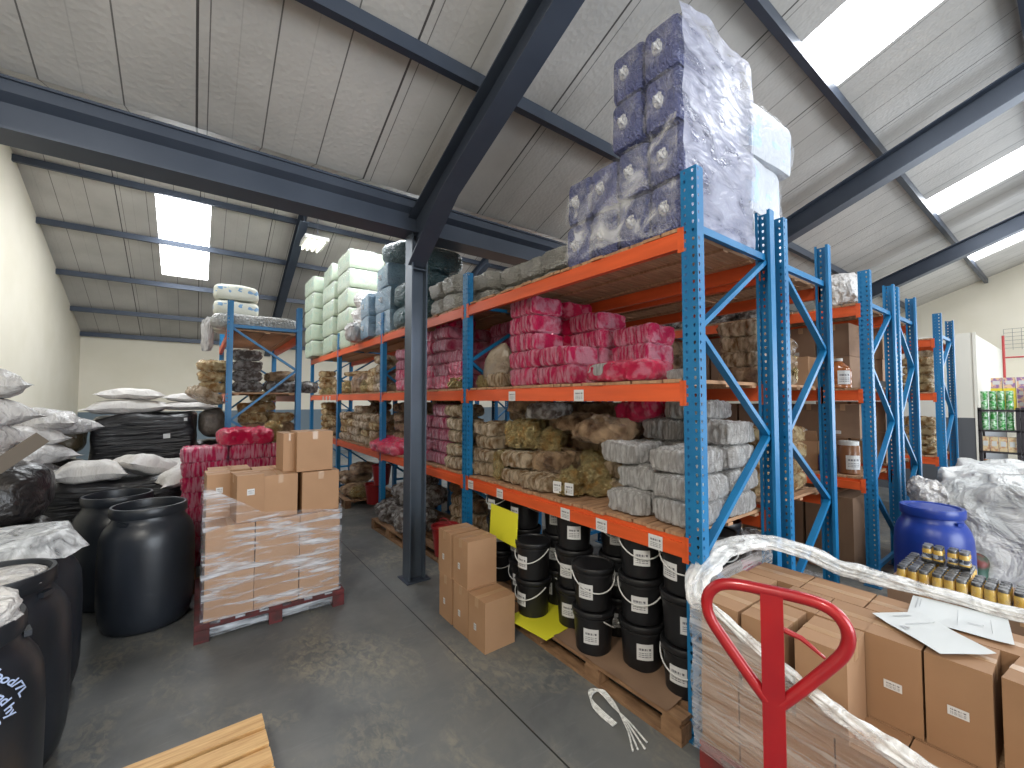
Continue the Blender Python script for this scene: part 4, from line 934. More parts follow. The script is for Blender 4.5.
# ================================================================== CARTONS ON THE LEFT PALLET
put('pallet_redbig', (.57, 4.70, 0), PI / 2 * 0, 'dark red pallet under the film-wrapped cartons left of the column', None)
GL = 'cartons on the wrapped pallet'
def c2(key, x, y, z, lab, rz=0, sc_=None): put(key, (x, y, z), rz, lab, GL, scale=sc_)
W = {0: 'left', 1: 'middle', 2: 'right'}
for l, z in ((0, .142), (1, .509)):
    for i in range(3):
        for j in range(3):
            lv = ('bottom', 'second')[l]; row = ('front', 'middle', 'rear')[j]
            c2('carton_wide', .235 + i * .342, 4.34 + j * .345, z, f'brown carton, {lv} layer, {W[i]} of the {row} row on the wrapped pallet', R.uniform(-.02, .02), (1, 1.1, 1))
z = .876
c2('carton_narrow', .155, 4.62, z, 'narrow open-topped brown carton at the left edge of the third layer', .05, (.9, 1, 1.0))
c2('carton_narrow', .355, 4.36, z, 'narrow brown carton with white labels, slightly twisted, third layer front', .12, (1.0, 1, 1.02))
c2('carton_wide', .60, 4.38, z, 'square brown carton right of the narrow labelled one', .0, (.80, 1, 1))
c2('carton_wide', .93, 4.38, z, 'brown carton at the right end of the third layer', .0, (.94, 1, .99))
for i in range(3): c2('carton_wide', .25 + i * .34, 4.72 + (.0 if i else .22), z, f'brown carton, {W[i]} of the third layer behind the front ones', .02, (.98, 1, 1))
c2('carton_wide', .88, 4.42, z + .367, 'brown carton sitting alone on top of the wrapped pallet, flap up', .03, (.92, .98, .99))
c2('carton_wide', .675, 4.52, z + .367, 'narrow brown carton standing left of the topmost one', .06, (.30, 1, .95))
def shell(x0, x1, y0, y1, z0, ztop, m, name, seed, amp=.012, nz_=22, per=26, out=.012, smooth=True):
    """stretch film wound round a load: a closed curtain from z0 up to ztop(side, t)"""
    C4 = [(x0 - out, y0 - out), (x1 + out, y0 - out), (x1 + out, y1 + out), (x0 - out, y1 + out)]
    def f(u, v):
        q = u * 4; k = min(int(q), 3); t = q - k; a = C4[k]; b = C4[(k + 1) % 4]
        x = a[0] + (b[0] - a[0]) * t; y = a[1] + (b[1] - a[1]) * t; z = z0 + (ztop(k, t) - z0) * v
        d = nz((x, y, z * 4), 3.5, seed) * amp + nz((x, y, z * 9), 8, seed) * amp * .4
        return (x + d.x, y + d.y, z + d.z * .5)
    return sheet_grid(f, per * 4, nz_, m, name)
tag(ob('stretch_film', shell(.06, 1.09, 4.18, 5.2, .03, lambda k, t: (1.0 + .22 * max(0, 1 - t * 2.6) - .12 * t) if k == 0 else (1.22 - .1 * t if k == 3 else .9 + .1 * k), filmP, 'stretch_film', 3)),
    'shiny blue-white stretch film wound round the left pallet of cartons', 'stretch film')

# ================================================================== BARRELS
put('barrel', (-.32, 4.86, 0), .4, 'open black barrel standing left of the wrapped carton pallet')
put('barrel', (-.60, 5.55, 0), 1.1, 'open black barrel behind the one beside the carton pallet')
put('barrel', (-.86, 3.36, 0), 2.2, 'open black barrel at the left edge, second from the camera')
e1 = (-.83, 2.70)
put('barrel', (*e1, 0), 2.9, 'open black barrel nearest the camera at the left, with chalky writing')
for (x, y), t, s2 in (((-.86, 3.36), 'grey crumpled film filling the second barrel from the camera', (.95, .9, .16)), ((-.83, 2.70), 'crumpled clear film heaped in the nearest black barrel', (.95, .9, .5))):
    o = put('clearbag', (x, y, .93), .4, t, None, scale=s2)
tag(ob('green_scoop', soft_mb(.14, .06, .03, 2, (10, 6, 4), 3, amp=.006).mesh('scoop', green_sc), None, (-.70, 2.62, 1.0), (0, 0, -.5)), 'green scoop edge poking from the nearest barrel', 'scoop')
bro = [o for o in bpy.data.objects if o.get('label', '').endswith('chalky writing')][0]
def text_on_barrel(lines, a0, zc, size, parent, rm=.327):
    mb = MB()
    for li, txt in enumerate(lines):
        cu = bpy.data.curves.new('t', 'FONT'); cu.body = txt; cu.size = size; cu.align_x = 'CENTER'; cu.shear = .3; cu.offset = .0012
        t = bpy.data.objects.new('t', cu); C.objects.link(t); bpy.context.view_layer.update()
        me = t.to_mesh(); r2 = random.Random(li)
        vs = []
        for v in me.vertices:
            x, y = v.co.x, v.co.y; y += .006 * math.sin(x * 40) - li * size * 1.15; x, y = x * math.cos(1.05) + y * math.sin(1.05), -x * math.sin(1.05) + y * math.cos(1.05)
            a = a0 + x / rm; zz = zc + y; rr = rm + .0025 - max(0, zz - .67) * .10 - max(0, zz - .76) * .22
            vs.append((rr * math.cos(a), rr * math.sin(a), zz))
        mb.add(vs, [tuple(p.vertices) for p in me.polygons]); t.to_mesh_clear(); bpy.data.objects.remove(t, do_unlink=True); bpy.data.curves.remove(cu)
    ob('handwriting', mb.mesh('handwriting', ink, 180), parent)
text_on_barrel(['Blood/7L', 'B Grand hy', '7/6 - BAB'], -.62 - 2.9, .80, .050, bro)
# wrapped barrel behind
put('barrel', (-.92, 4.02, 0), .3, 'black barrel under crumpled clear plastic behind the two at the left edge')
def cap(u, v):
    a = 2 * PI * u; r = .34 * v; d = nz((r * math.cos(a), r * math.sin(a), 1), 6, 4) * .05
    return (-.92 + r * math.cos(a) + d.x, 4.02 + r * math.sin(a) + d.y, 1.06 - .22 * max(0, v - .8) * 5 * .6 + d.z * .7)
tag(ob('plastic_cover', sheet_grid(cap, 40, 18, film('cover_film', lo=.35, hi=.6, amount=.85, base=.3, scale=8., bscale=10., tint=(.8, .82, .84)), 'plastic_cover')), 'crumpled clear plastic draped over the third barrel at the left', 'plastic sheet')

# ================================================================== LEFT BACK: BLACK BALES, SACKS, PINK BUNDLES
def big(name, sx, sy, sz, m, loc, lab, cat, seed, rz=0, p=7, amp=.05, lobes=(0, 0, 0), tilt=(0, 0), **k):
    o = ob(name, soft_mb(sx, sy, sz, seed, (24, 20, 18), p, lobes, .05, amp, 2.6, fine=.012, **k).mesh(name, m), None, loc, (tilt[0], tilt[1], rz)); return tag(o, lab, cat)
big('black_wrapped_load', 1.10, 1.0, .92, blackbag, (-.66, 6.45, .145), 'low black film-wrapped load carrying two white sacks', 'wrapped load', 3, p=12)
put('pallet', (-.66, 6.35, 0), 0, 'pallet hidden in shadow under the low black wrapped load', None)
big('black_wrapped_load', 1.05, 1.0, .72, blackbag, (-.52, 7.62, 1.0), 'tall black film-wrapped load with a white sticker and sacks on top', 'wrapped load', 8, p=12, tilt=(0, -.05))
big('black_wrapped_load', 1.0, 1.0, .85, blackbag2, (-.52, 7.62, .145), 'lower black load supporting the stickered one', 'wrapped load', 5)
put('pallet', (-.52, 7.62, 0), 0, 'pallet in shadow under the stickered black load', None)
bs = [o for o in bpy.data.objects if o.get('label', '').startswith('tall black film')][0]
ob('sticker', MB().box(-.035, .035, -.002, 0, -.03, .03).mesh('sticker', paper), bs, (.22, -.52, .42))
ob('sticker', MB().box(-.018, .018, -.002, 0, -.02, .02).mesh('sticker', paper), bs, (.42, -.515, .62))
big('olive_bag', .38, .5, .45, oliveb, (-1.28, 7.3, 1.25), 'dark olive plastic bag left of the stickered black load', 'bag', 2, p=3)
big('olive_bag', .6, .6, 1.2, blackbag2, (-1.30, 7.3, .0), 'dark bagged heap below the olive bag', 'bag', 4, p=4)
big('brown_bag', .34, .5, .42, mat('dun_bag', (.12, .10, .085), .4, col2=(.22, .19, .16), scale=5., bump=1., bscale=9., bdist=.04), (.16, 7.75, 1.35), 'dun plastic bag between the black load and the blue rack', 'bag', 7, p=3)
big('black_wrapped_load', .5, .7, 1.3, blackbag2, (.12, 7.9, 0), 'dark heap under the dun bag beside the blue rack', 'wrapped load', 9, p=4)
GS = 'white woven sacks at the left'
for (x, y, z, rz, t, k, s2, tl) in (
    (-.88, 6.15, 1.05, .1, 'white woven sack lying on the low black load, left', 'sack', (.68, .9, 1.25), (0, .04)),
    (-.45, 6.25, 1.06, .5, 'white woven sack leaning with its corner up, right on the low black load', 'sack', (.66, .9, 1.3), (0, .34)),
    (-.72, 7.40, 1.72, .05, 'large white sack under the topmost one on the stickered load', 'sack', (1, 1.2, 1.05), (0, -.03)),
    (-.70, 7.42, 1.90, -.05, 'topmost white sack on the stickered black load', 'sack', (.75, 1, .85), (0, .02)),
    (-.12, 7.45, 1.76, .05, 'white sack lying right on the stickered load', 'sack', (.8, 1, .6), (0, .02)),
    (-.02, 7.62, 1.84, .15, 'pale sack sagging toward the blue rack', 'sack', (.9, 1, .8), (0, .10)),
    (-.02, 5.98, .98, .3, 'cream sack wedged between the black load and pink bundles', 'sack', (.8, 1, 1.1), (0, -.15)),
    (-.22, 6.45, 1.02, 1.2, 'cream sack lying behind the leaning one', 'sack', (.8, 1, 1.0), (0, 0))):
    put(k, (x, y, z), rz, t, GS, tl, s2)
pil = [(-1.40, 6.85, 1.56, 'top'), (-1.50, 6.75, 1.38, 'upper'), (-1.42, 6.65, 1.20, 'middle'), (-1.52, 6.65, 1.02, 'lower'), (-1.50, 6.65, .80, 'lowest visible')]
for i, (x, y, z, w_) in enumerate(pil): put('sack_fat', (x, y, z), .3 * i, f'white plastic sack, {w_} in the heap by the left wall', 'white sacks by the left wall', scale=(.85, 1.1, 1))
put('sack_fat', (-1.20, 7.0, 1.50), .8, 'small white sack at the right of the heap by the left wall', 'white sacks by the left wall', scale=(.7, .8, .8))
put('sack_fat', (-1.12, 6.3, .95), .3, 'white sack spilling beside the low black load', 'white sacks by the left wall', scale=(.6, .7, .9))
big('black_wrapped_load', .8, 1.2, .8, blackbag2, (-1.55, 6.55, 0), 'dark heap under the white sacks by the left wall', 'wrapped load', 12, p=4)
for i, (x, y, z, t) in enumerate(((-1.33, 5.05, 1.93, 'top'), (-1.30, 5.0, 1.70, 'second'), (-1.30, 4.95, 1.50, 'third'), (-1.28, 4.95, 1.30, 'lowest'))):
    put('sack_fat', (x - .04, y, z - .02), .2 + .5 * i, f'white clear-bagged sack, {t} of the column at the far left edge', 'clear-bagged sacks at the left edge', scale=(.72, .95, 1.0))
for i, (x, y, z, s2, t) in enumerate(((-1.25, 4.85, .0, (.75, .8, .55), 'black plastic bag heap, bottom at the left edge'), (-1.22, 4.80, .52, (.7, .8, .50), 'black plastic bag heap, middle at the left edge'), (-1.20, 4.78, .98, (.60, .7, .44), 'black plastic bag heap, top at the left edge'))):
    big('black_bag', s2[0], s2[1], s2[2], blackbag2, (x, y, z), t, 'bag', 20 + i, p=3)
tag(ob('folded_card', MB().box(-.16, .16, -.006, .006, -.05, .05).box(-.15, .13, .010, .018, -.06, .03).mesh('card', mat('grey_card', (.17, .14, .11), .7)), None, (-1.02, 4.50, 1.52), (.4, -.75, .2)), 'grey-brown strip of card sticking out of the black bags', 'cardboard')
# pink bundles in front of the short blue rack, on a dark crate
GP = 'pink bundles left of the column'
put('pallet', (.42, 5.85, 0), 0, 'pallet in shadow under the left pink bundles', None)
stack(['pink'], [(.07, 5.72, 8, PI / 2), (.48, 5.72, 8, PI / 2)], .145, .156, 'pink bundle', 'behind the wrapped cartons', GP)
stack(['pink'], [(.84, 5.74, 8, PI / 2)], .145, .156, 'pink bundle', 'behind the topmost wrapped carton', GP)
put('pinkflat', (.44, 5.72, .145 + 8 * .156), PI / 2 + .1, 'large pink bundle topping the left pink piles', GP, scale=(1, 1, 1.25))
put('goldbag', (.72, 5.70, 1.40), .3, 'crinkled gold foil bag on the left pink bundles', None, scale=(.9, .9, .9))
# goods on the short blue rack
GZ = 'dark silvery bundles on the short blue rack'
col('silverdk', .55, 7.12, 4, 2.005, .150, 'dark silvery bundle', 'in the left pile on the short blue rack', GZ)
put('silverdk', (1.0, 7.12, 2.005), .1, 'dark silvery bundle lying right on the short blue rack', GZ, scale=(1.3, 1, 1.1))
put('brown', (.98, 7.20, 2.165), .1, 'flat brown bundle on the right silvery one, short rack', None)
put('silverdk', (1.36, 7.2, 2.0), .1, 'silvery bundle overhanging the right post of the short rack', GZ, scale=(.7, 1, 1.2))
col('golddull', .16, 7.12, 3, 1.99, .15, 'gold-white bundle', 'bulging past the left post of the short rack', None)
put('tan', (.03, 7.0, 1.90), .5, 'tan bag drooping off the left side of the short rack', None, tilt=(0, .5))
stack(['brown', 'golddull'], [(.62, 7.2, 5), (1.0, 7.3, 4)], 1.125, .145, 'gold-brown bundle', 'on the lower deck of the short rack', 'gold-brown bundles on the short rack')
col('golddull', .80, 7.6, 6, 1.125, .15, 'gold bundle', 'in the peaked rear pile of the short rack', None)
o = put('greybale', (.66, 7.12, 2.885), PI / 2, 'long striped white pack lying across the top of the short rack', None, scale=(.55, 3.2, 1.05))
o.data = soft_mb(.75, .34, .205, 5, (12, 60, 6), 5, (0, 24, 0), .05, .01, 6).mesh('striped_pack', bale_grey)
col('printpack', .42, 7.58, 3, 2.885, .24, 'white pack with blue print', 'on top of the short blue rack', None)
put('clearbag', (.08, 7.5, 2.60), 1, 'white plastic bag end hanging at the left of the short rack top', None, scale=(.25, .3, 1.4))

# ================================================================== GOODS ON THE ROWS BEHIND
G2 = 'bundles on the second run'
stack(['brown', 'tan'], [(3.66, 1.66, 4), (4.05, 1.66, 3)], Lp, .128, 'brown bundle', 'at the near end of the second run', G2)
col('brown', 3.66, 2.40, 3, Lp, .14, 'dark gold-brown bundle', 'seen right of the red-pink pack, second run', None)
col('brown', 3.66, 2.85, 3, Lp, .14, 'dark brown bundle', 'behind the pink piles on the second run', None)
put('goldbag', (4.20, 1.58, Lp), .4, 'pale crumpled gold bag by the rear post of the second run', None, scale=(.9, 1, 1.1))
put('goldbag', (4.12, 1.60, Lp + .25), .9, 'pale crumpled gold bag heaped above, second run', None, scale=(.8, .9, .9))
col('golddull', 4.12, 1.62, 4, L1 + .025, .135, 'pale gold bundle', 'on the lower deck of the second run', G2)
col('golddull', 3.70, 1.70, 4, L1 + .025, .135, 'pale gold bundle', 'at the inner side of the second run lower deck', G2)
stack(['brown'], [(3.75, 2.2, 5), (3.75, 2.65, 5), (3.75, 3.1, 5)], L1 + .025, .145, 'dark bundle', 'deep on the second run lower deck', 'dark bundles deep on the second run')
col(['greybale'], 3.8, 3.3, 1, z3, .2, 'grey wrapped bale', 'lying on the second run top deck', None)
for i, (x, y, z, t) in enumerate(((3.85, 1.75, .0, 'clear pinkish bag of gold packs at the foot of the second run'), (4.1, 2.0, .30, 'clear bag of gold packs heaped higher at the second run foot'), (3.8, 2.1, .0, 'bag of packs deeper under the second run'), (4.75, 2.3, .0, 'gold-brown bag on the floor between the runs'), (5.0, 2.7, .0, 'gold-brown bag farther back between the runs'), (4.85, 2.55, .28, 'gold-brown bag heaped on the two between the runs'))):
    put('glintbag' if i < 3 else 'brownbag', (x, y, z), i, t, None, scale=(1.1, 1.1, 1.25 if i < 3 else 1.5))
put('pink', (3.75, 1.62, .36), .4, 'pale pink clear-wrapped bundle on the bag at the second run foot', None, scale=(.8, .8, 1))
col('golddull', 4.95, 2.1, 3, 0, .15, 'gold bundle', 'on the floor between the two runs', None)
put('silver', (4.78, 1.62, 0), .3, 'silver striped bundle on the floor behind the front load', None, scale=(1, 1.1, 1.3))
# third run
G3 = 'dark brown cartons on the third run'
L1c = L1 - .03 + .025
for i in range(8):
    for l in range(2):
        if l == 0 and i < 2: continue
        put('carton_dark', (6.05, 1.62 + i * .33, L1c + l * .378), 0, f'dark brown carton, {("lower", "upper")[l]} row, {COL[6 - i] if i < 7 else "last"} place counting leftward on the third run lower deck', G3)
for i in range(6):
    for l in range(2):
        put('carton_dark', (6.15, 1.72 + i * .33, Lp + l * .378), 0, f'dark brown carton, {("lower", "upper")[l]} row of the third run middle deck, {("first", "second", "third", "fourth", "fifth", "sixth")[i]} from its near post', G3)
put('carton_mid', (5.85, 2.05, Lp), 0, 'brown carton standing forward left of the amber jug', None)
put('carton_open', (5.85, 1.98, L1c), .1, 'open brown carton with raised flaps on the third run', None)
j = empty('amber_jug', 'amber plastic jug with white label and cap on the third run', 'jug', (5.74, 1.62, Lp))
ob('jug_body', MB().lathe([(.105, 0), (.115, .01), (.115, .04), (.110, .05), (.115, .06), (.115, .10), (.110, .11), (.115, .12), (.115, .20), (.10, .235), (.05, .285), (.035, .295), (.035, .31)], 28).mesh('jug', jugm), j)
ob('cap', MB().lathe([(.04, .305), (.04, .335), (0, .335)], 20).mesh('cap', white_l), j)
ob('handle', MB().tube([(0, .03, .318), (0, .09, .325), (0, .12, .345)], .008, 8).mesh('handle', white_l), j)
lm = label_mesh(.13, .15, .117); ob('label', lm, j, (0, 0, .12), (0, 0, .75))
j = empty('blue_canister', 'small blue canister with a pale emblem on the third run lower deck', 'canister', (5.72, 1.74, L1c))
ob('canister_body', MB().lathe([(.075, 0), (.085, .01), (.085, .17), (.07, .195), (.03, .20), (.03, .22), (0, .22)], 24).mesh('canister', bluecan), j)
ob('emblem', MB().box(-.004, 0, -.018, .018, -.03, .03).mesh('emblem', white_l), j, (-.070, -.05, .10), (0, 0, .6))
j = empty('glass_jar', 'brown jar with white lid and label beside the blue canister', 'jar', (5.74, 1.55, L1c))
ob('jar_body', MB().lathe([(.09, 0), (.10, .01), (.10, .30), (.085, .32), (0, .32)], 24).mesh('jar', mat('brown_jar', (.22, .10, .05), .25)), j)
ob('lid', MB().lathe([(.092, .31), (.092, .35), (.085, .355), (0, .355)], 24).mesh('lid', white_l), j); ob('label', label_mesh(.14, .15, .102), j, (0, 0, .13), (0, 0, .7))
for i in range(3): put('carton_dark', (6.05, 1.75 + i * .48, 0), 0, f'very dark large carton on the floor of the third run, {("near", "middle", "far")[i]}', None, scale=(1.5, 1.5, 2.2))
put('clearbag', (5.95, 1.66, z3), .4, 'round milky plastic bag on top of the third run near post', None, scale=(1.15, .9, 1.1))
for i in range(4): put('glintbag', (5.95, 2.5 + i * .5, z3), i, f'grey glinting bag, {COL[3 - i] if i < 3 else "farthest"} on top of the third run', None, scale=(1, 1, .8))
col('carton_mid', 6.95, 1.62, 2, L1 + .025, .378, 'pale brown carton', 'at the near end of the fourth run lower deck', None, rot=.02)
col('carton_mid', 6.95, 1.62, 2, Lp, .378, 'pale brown carton', 'at the near end of the fourth run middle deck', None, rot=.02)
col('carton_mid', 6.95, 2.0, 2, Lp, .378, 'brown carton', 'second in on the fourth run middle deck', None, rot=.02)
col('carton_mid', 6.95, 2.0, 2, L1 + .025, .378, 'brown carton', 'second in on the fourth run lower deck', None, rot=.02)
pr = empty('broom', 'wooden-handled black tool lying across the third and fourth run decks', 'tool', (6.42, 1.40, Lp + .02))
ob('tool_handle', MB().tube([(.1, 0, .03), (.48, -.02, .035)], .02, 10).mesh('handle', fresh_m), pr); ob('tool_head', MB().box(-.22, .1, -.03, .03, 0, .07).mesh('head', rubber), pr)
col(['tan', 'golddull'], 9.5, 1.60, 4, Lp, .14, 'tan bundle', 'on the farthest right run middle deck', None)
col('tan', 9.95, 1.65, 5, Lp, .14, 'tan bundle', 'at the inner end of the farthest right run middle deck', None)
col('golddull', 9.5, 1.60, 4, L1 - .075, .15, 'gold bundle', 'on the farthest right run lower deck', None)
col('golddull', 9.95, 1.60, 3, L1 - .075, .15, 'gold bundle', 'inner end of the farthest right run lower deck', None)
col('golddull', 9.55, 1.60, 3, 0, .2, 'gold bundle', 'on the floor under the farthest right run', None)

# ================================================================== RIGHT BACK: PARTITION, SHOP SHELF
XP = 12.0
st = MB().box(XP, XR, 1.24, 3.9, 1.55, 3.2).mesh('partition', partw); struct('wall_partition', st)
struct('wall_partition.001', MB().box(XP - .005, XR, 1.235, 3.9, 0, 1.55).mesh('partition_dado', partd))
struct('trim_1', MB().box(XP - .02, XP + .02, 1.20, 1.245, 0, 3.2).mesh('trim', partw))
mw = MB()
for k in range(6): mw.bar((XR - .3, 1.2, 3.25 + k * .10), (XR - .3, -2.0, 3.25 + k * .10), .008, .008)
for k in range(22): mw.bar((XR - .3, 1.2 - k * .15, 3.2), (XR - .3, 1.2 - k * .15, 3.75), .008, .008)
tag(ob('mesh_panel', mw.mesh('mesh_panel', rope_m)), 'wire mesh panel along the top of the cream partition', 'wire mesh')
rp = MB().tube([(12.6, .90, 1.9), (12.6, .90, 3.15)], .02, 10).tube([(12.6, .90, 2.72), (12.6, .1, 2.72)], .016, 10)
tag(ob('red_pipework', rp.mesh('red_pipework', redpipe)), 'thin red metal frame rising above the shop shelf', 'frame')
def shop_shelf(y0, y1, lab):
    t = empty('metal_shelf', lab, 'shelf', (XP + .0, y0, 0))
    for x in (0, .40):
        for y in (0, y1 - y0): ob('post', MB().box(x - .02, x + .02, y - .025, y + .025, 0, 1.75).mesh('post', shelfm), t)
    for z in (.10, .50, .90, 1.30, 1.68): ob('shelf_board', MB().box(-.02, .42, -.02, y1 - y0 + .02, z, z + .03).mesh('board', shelfm), t)
shop_shelf(.72, 1.19, 'dark metal shelf of green and red tins beside the partition')
shop_shelf(.28, .66, 'second dark metal shelf at the right picture edge')
def can_me(r, h, m, lm_): 
    return [('can_body', MB().lathe([(r * .96, 0), (r, .004), (r, h - .004), (r * .96, h), (0, h)], 16).mesh('can', m), (0, 0, 0), []), ('can_lid', MB().lathe([(r * .97, h), (r * .97, h + .004), (r * .8, h + .002), (0, h + .002)], 16).mesh('lid', lm_), (0, 0, 0), [])]
kind('can_green', 'tin_can', 'can', [can_me(.048, .17, cangreen, silver)])
kind('can_red', 'tin_can', 'can', [can_me(.055, .24, canred, silver)])
def small_box(sx, sy, sz, m):
    a = MB().box(-sx / 2, sx / 2, -sy / 2, sy / 2, 0, sz).mesh('pack_body', m); b = MB().box(-sx / 2 - .002, -sx / 2, -sy * .32, sy * .32, sz * .35, sz * .7).mesh('front_panel', white_l)
    return [('pack_body', a, (0, 0, 0), []), ('front_panel', b, (0, 0, 0), [])]
kind('pack_cream', 'food_pack', 'pack', [small_box(.12, .10, .27, cream_pk)])
kind('box_yellow', 'yellow_carton', 'box', [small_box(.2, .15, .2, cartonyel)])
kind('box_mix', 'printed_carton', 'box', [small_box(.2, .14, .2, cartonmix)])
for l in range(2):
    for i in range(4): put('can_green', (XP + .08, 1.13 - i * .105, 1.715 + l * .176), i, f'green tin, {("lower", "upper")[l]} row, {COL[i]} on top of the shop shelf', 'green tins on the shop shelf')
    for i in range(4): put('can_green', (XP + .08, 1.13 - i * .105, 1.335 + l * .168), i, f'green tin, {("lower", "upper")[l]} row, {COL[i]} under the shop shelf top board', 'green tins on the shop shelf')
for i in range(4): put('pack_cream', (XP + .08, 1.13 - i * .11, .935), 0, f'cream and red food pack, {COL[i]} on the middle shop shelf board', 'food packs on the shop shelf')
for i in range(4): put('can_red', (XP + .08, 1.12 - i * .115, .535), i, f'red and cream can, {COL[i]} on the lower shop shelf board', 'red cans on the shop shelf')
for i in range(3): put('can_red', (XP + .08, 1.10 - i * .13, .135), i, f'red can, {COL[i]} on the lowest shop shelf board', 'red cans on the shop shelf')
for i in range(3):
    for l in range(3): put('box_mix' if (l == 2 or i == 2) else 'box_yellow', (XP + .30, .98 - i * .16, 1.715 + l * .201), 0, f'{"printed purple-tan" if (l == 2 or i == 2) else "bright yellow"} carton, {LAY[l]} layer, {COL[i]} behind the green tins', 'cartons above the shop shelf')
for z_, k in ((.935, 'pack_cream'), (1.335, 'pack_cream'), (.535, 'can_red')):
    for i in range(3): put(k, (XP + .1, .60 - i * .12, z_), 0, f'food pack, {COL[i]} on the {"lower" if z_ < .6 else "middle" if z_ < 1 else "upper"} board of the edge shelf', 'packs on the edge shelf')
for l in range(2):
    for i in range(3): put('box_mix', (XP + .2, .58 - i * .15, 1.715 + l * .201), 0, f'printed purple-tan carton, {("lower", "upper")[l]} layer, {COL[i]} on the edge shelf', 'cartons above the edge shelf')

# ================================================================== BLUE BARREL, FILM HEAP, JARS
put('barrel_blue', (5.24, .83, 0), .5, 'blue lidded plastic barrel standing behind the jars', None, scale=(.80, .80, 1))
def heap(u, v):
    a = PI * 2 * u; r = v; bx, by = 6.85, .15
    x = bx + 1.25 * r * math.copysign(abs(math.cos(a)) ** .6, math.cos(a)); y = by + 1.05 * r * math.copysign(abs(math.sin(a)) ** .6, math.sin(a))
    h = 1.14 * (1 - max(0, (r - .72) / .28) ** 1.5 * .96)
    d = nz((x, y, h), 2.2, 5) * .13 + nz((x, y, h), 6, 9) * .05
    return (x + d.x, y + d.y, max(.01, h + d.z * (1 if r < .95 else 0)))
tag(ob('film_covered_load', sheet_grid(heap, 90, 44, clearheap, 'film_covered_load')), 'big load under a crumpled milky plastic sheet behind the blue barrel', 'covered load')
put('clearbag', (5.95, .98, .86), .3, 'flap of milky plastic sheet trailing toward the blue rack post', None, scale=(1.1, .55, .7))
big('coloured_bag', .24, .24, .5, mat('red_green_bag', (.16, .03, .025), .5, col2=(.015, .07, .045), scale=2.2, lo=.48, hi=.52), (5.72, .66, 0), 'red and green printed bag beside the blue barrel', 'bag', 3, p=3.5)
def jar_parts():
    b = MB().lathe([(.024, 0), (.028, .004), (.029, .02), (.029, .082), (.026, .092), (.024, .098)], 16).mesh('jar_body', jar_m)
    c = MB().lathe([(.0265, .095), (.0268, .112), (.025, .115), (0, .115)], 16).mesh('jar_cap', lid_m)
    l = MB().lathe([(.029, .028), (.0292, .03), (.0292, .06), (.029, .062)], 16); l.f = l.f[:-2]; l.m = l.m[:-2]
    return b, c, l.mesh('jar_label', jar_lab)
jb, jc, jl = jar_parts()
def jar_pack(nx, ny):
    P = [('tray', MB().box(-.03 * nx, .03 * nx, -.03 * ny, .03 * ny, 0, .004).box(-.03 * nx, -.03 * nx + .002, -.03 * ny, .03 * ny, 0, .022).mesh('tray', rubber), (0, 0, 0), [])]
    for i in range(nx):
        for j_ in range(ny): P.append(('jar', jb, (-.03 * nx + .03 + i * .06, -.03 * ny + .03 + j_ * .06, .005), [('cap', jc, (0, 0, 0))] + ([('label', jl, (0, 0, 0))] if nx == 2 else [])))
    P.append(('shrink_film', soft_mb(.06 * nx + .006, .06 * ny + .006, .118, 3, (10, 10, 4), 14, amp=.003, ns=20).mesh('shrink_film', film('jar_film', lo=.55, hi=.75, amount=.25, base=.01, scale=14., bscale=18.)), (0, 0, .002), []))
    return P
kind('jars43', 'jar_pack', 'jars', [jar_pack(4, 3)]); kind('jars22', 'jar_pack', 'jars', [jar_pack(2, 2)])
ZJ = .536
GJ = 'shrink-wrapped packs of yellow jars'
for x, y, k, z, t in ((4.36, .79, 'jars43', ZJ, 'front left'), (4.36, .60, 'jars43', ZJ, 'front, second from left'), (4.61, .79, 'jars43', ZJ, 'second row, left'), (4.61, .60, 'jars43', ZJ, 'second row, right'),
                      (4.37, .41, 'jars43', ZJ, 'third from left'), (4.37, .22, 'jars43', ZJ, 'farthest right'), (4.56, .72, 'jars22', ZJ + .125, 'upper left, raised on the others'), (4.57, .585, 'jars22', ZJ + .125, 'upper right, raised on the others')):
    put(k, (x, y, z), 0, f'pack of yellow jars with dark caps, {t}', GJ)
put('pallet', (4.72, .42, 0), 0, 'pallet under the jar packs, hidden behind the front load', None, scale=(.95, 1, 1))
put('carton_dark', (4.52, .72, .142), 0, 'brown carton supporting the left jar packs', None, scale=(1.35, 1.4, 1.04))
put('carton_dark', (4.52, .25, .142), 0, 'brown carton supporting the right jar packs', None, scale=(1.35, 1.4, 1.04))

# ================================================================== FRONT LOAD AND PALLET TRUCK
put('pallet_red', (2.63, .64, 0), 0, 'red pallet under the cartons in front, its corner showing beside the rack', None)
GF = 'cartons on the front load'
zt = .142 + .364
for l, z in ((0, .142),):
    for i in range(6):
        for j_, x in enumerate((2.27, 2.54, 2.81, 3.02)):
            if j_ == 3: continue
            put('carton_load', (x, 1.135 - i * .193, z), R.uniform(-.01, .01), f'tan carton, bottom layer, {COL[i]} of the {("front", "second", "third")[j_]} row on the front load', GF)
for i, y in enumerate((1.125, .925, .70)): put('carton_load', (2.265, y, zt), (-.02, .01, .03)[i], f'tan carton, top layer front row, {("farthest, at the film corner", "middle", "nearest, seen through the red handle")[i]}', GF)
for i, (y, k, rz, t) in enumerate(((1.165, 'carton_load', 0, 'left of the square gap'), (.895, 'carton_load', .01, 'right of the square gap'), (.705, 'carton_load', .0, 'behind the red handle'), (.522, 'carton_load_label', .0, 'left of the two with white labels'), (.328, 'carton_load_label', .0, 'right of the two with white labels'), (.105, 'carton_load_label', -.12, 'slightly twisted at the right picture edge'))):
    put(k, (2.545, y, zt), rz, f'tan carton, second row top, {t}', GF)
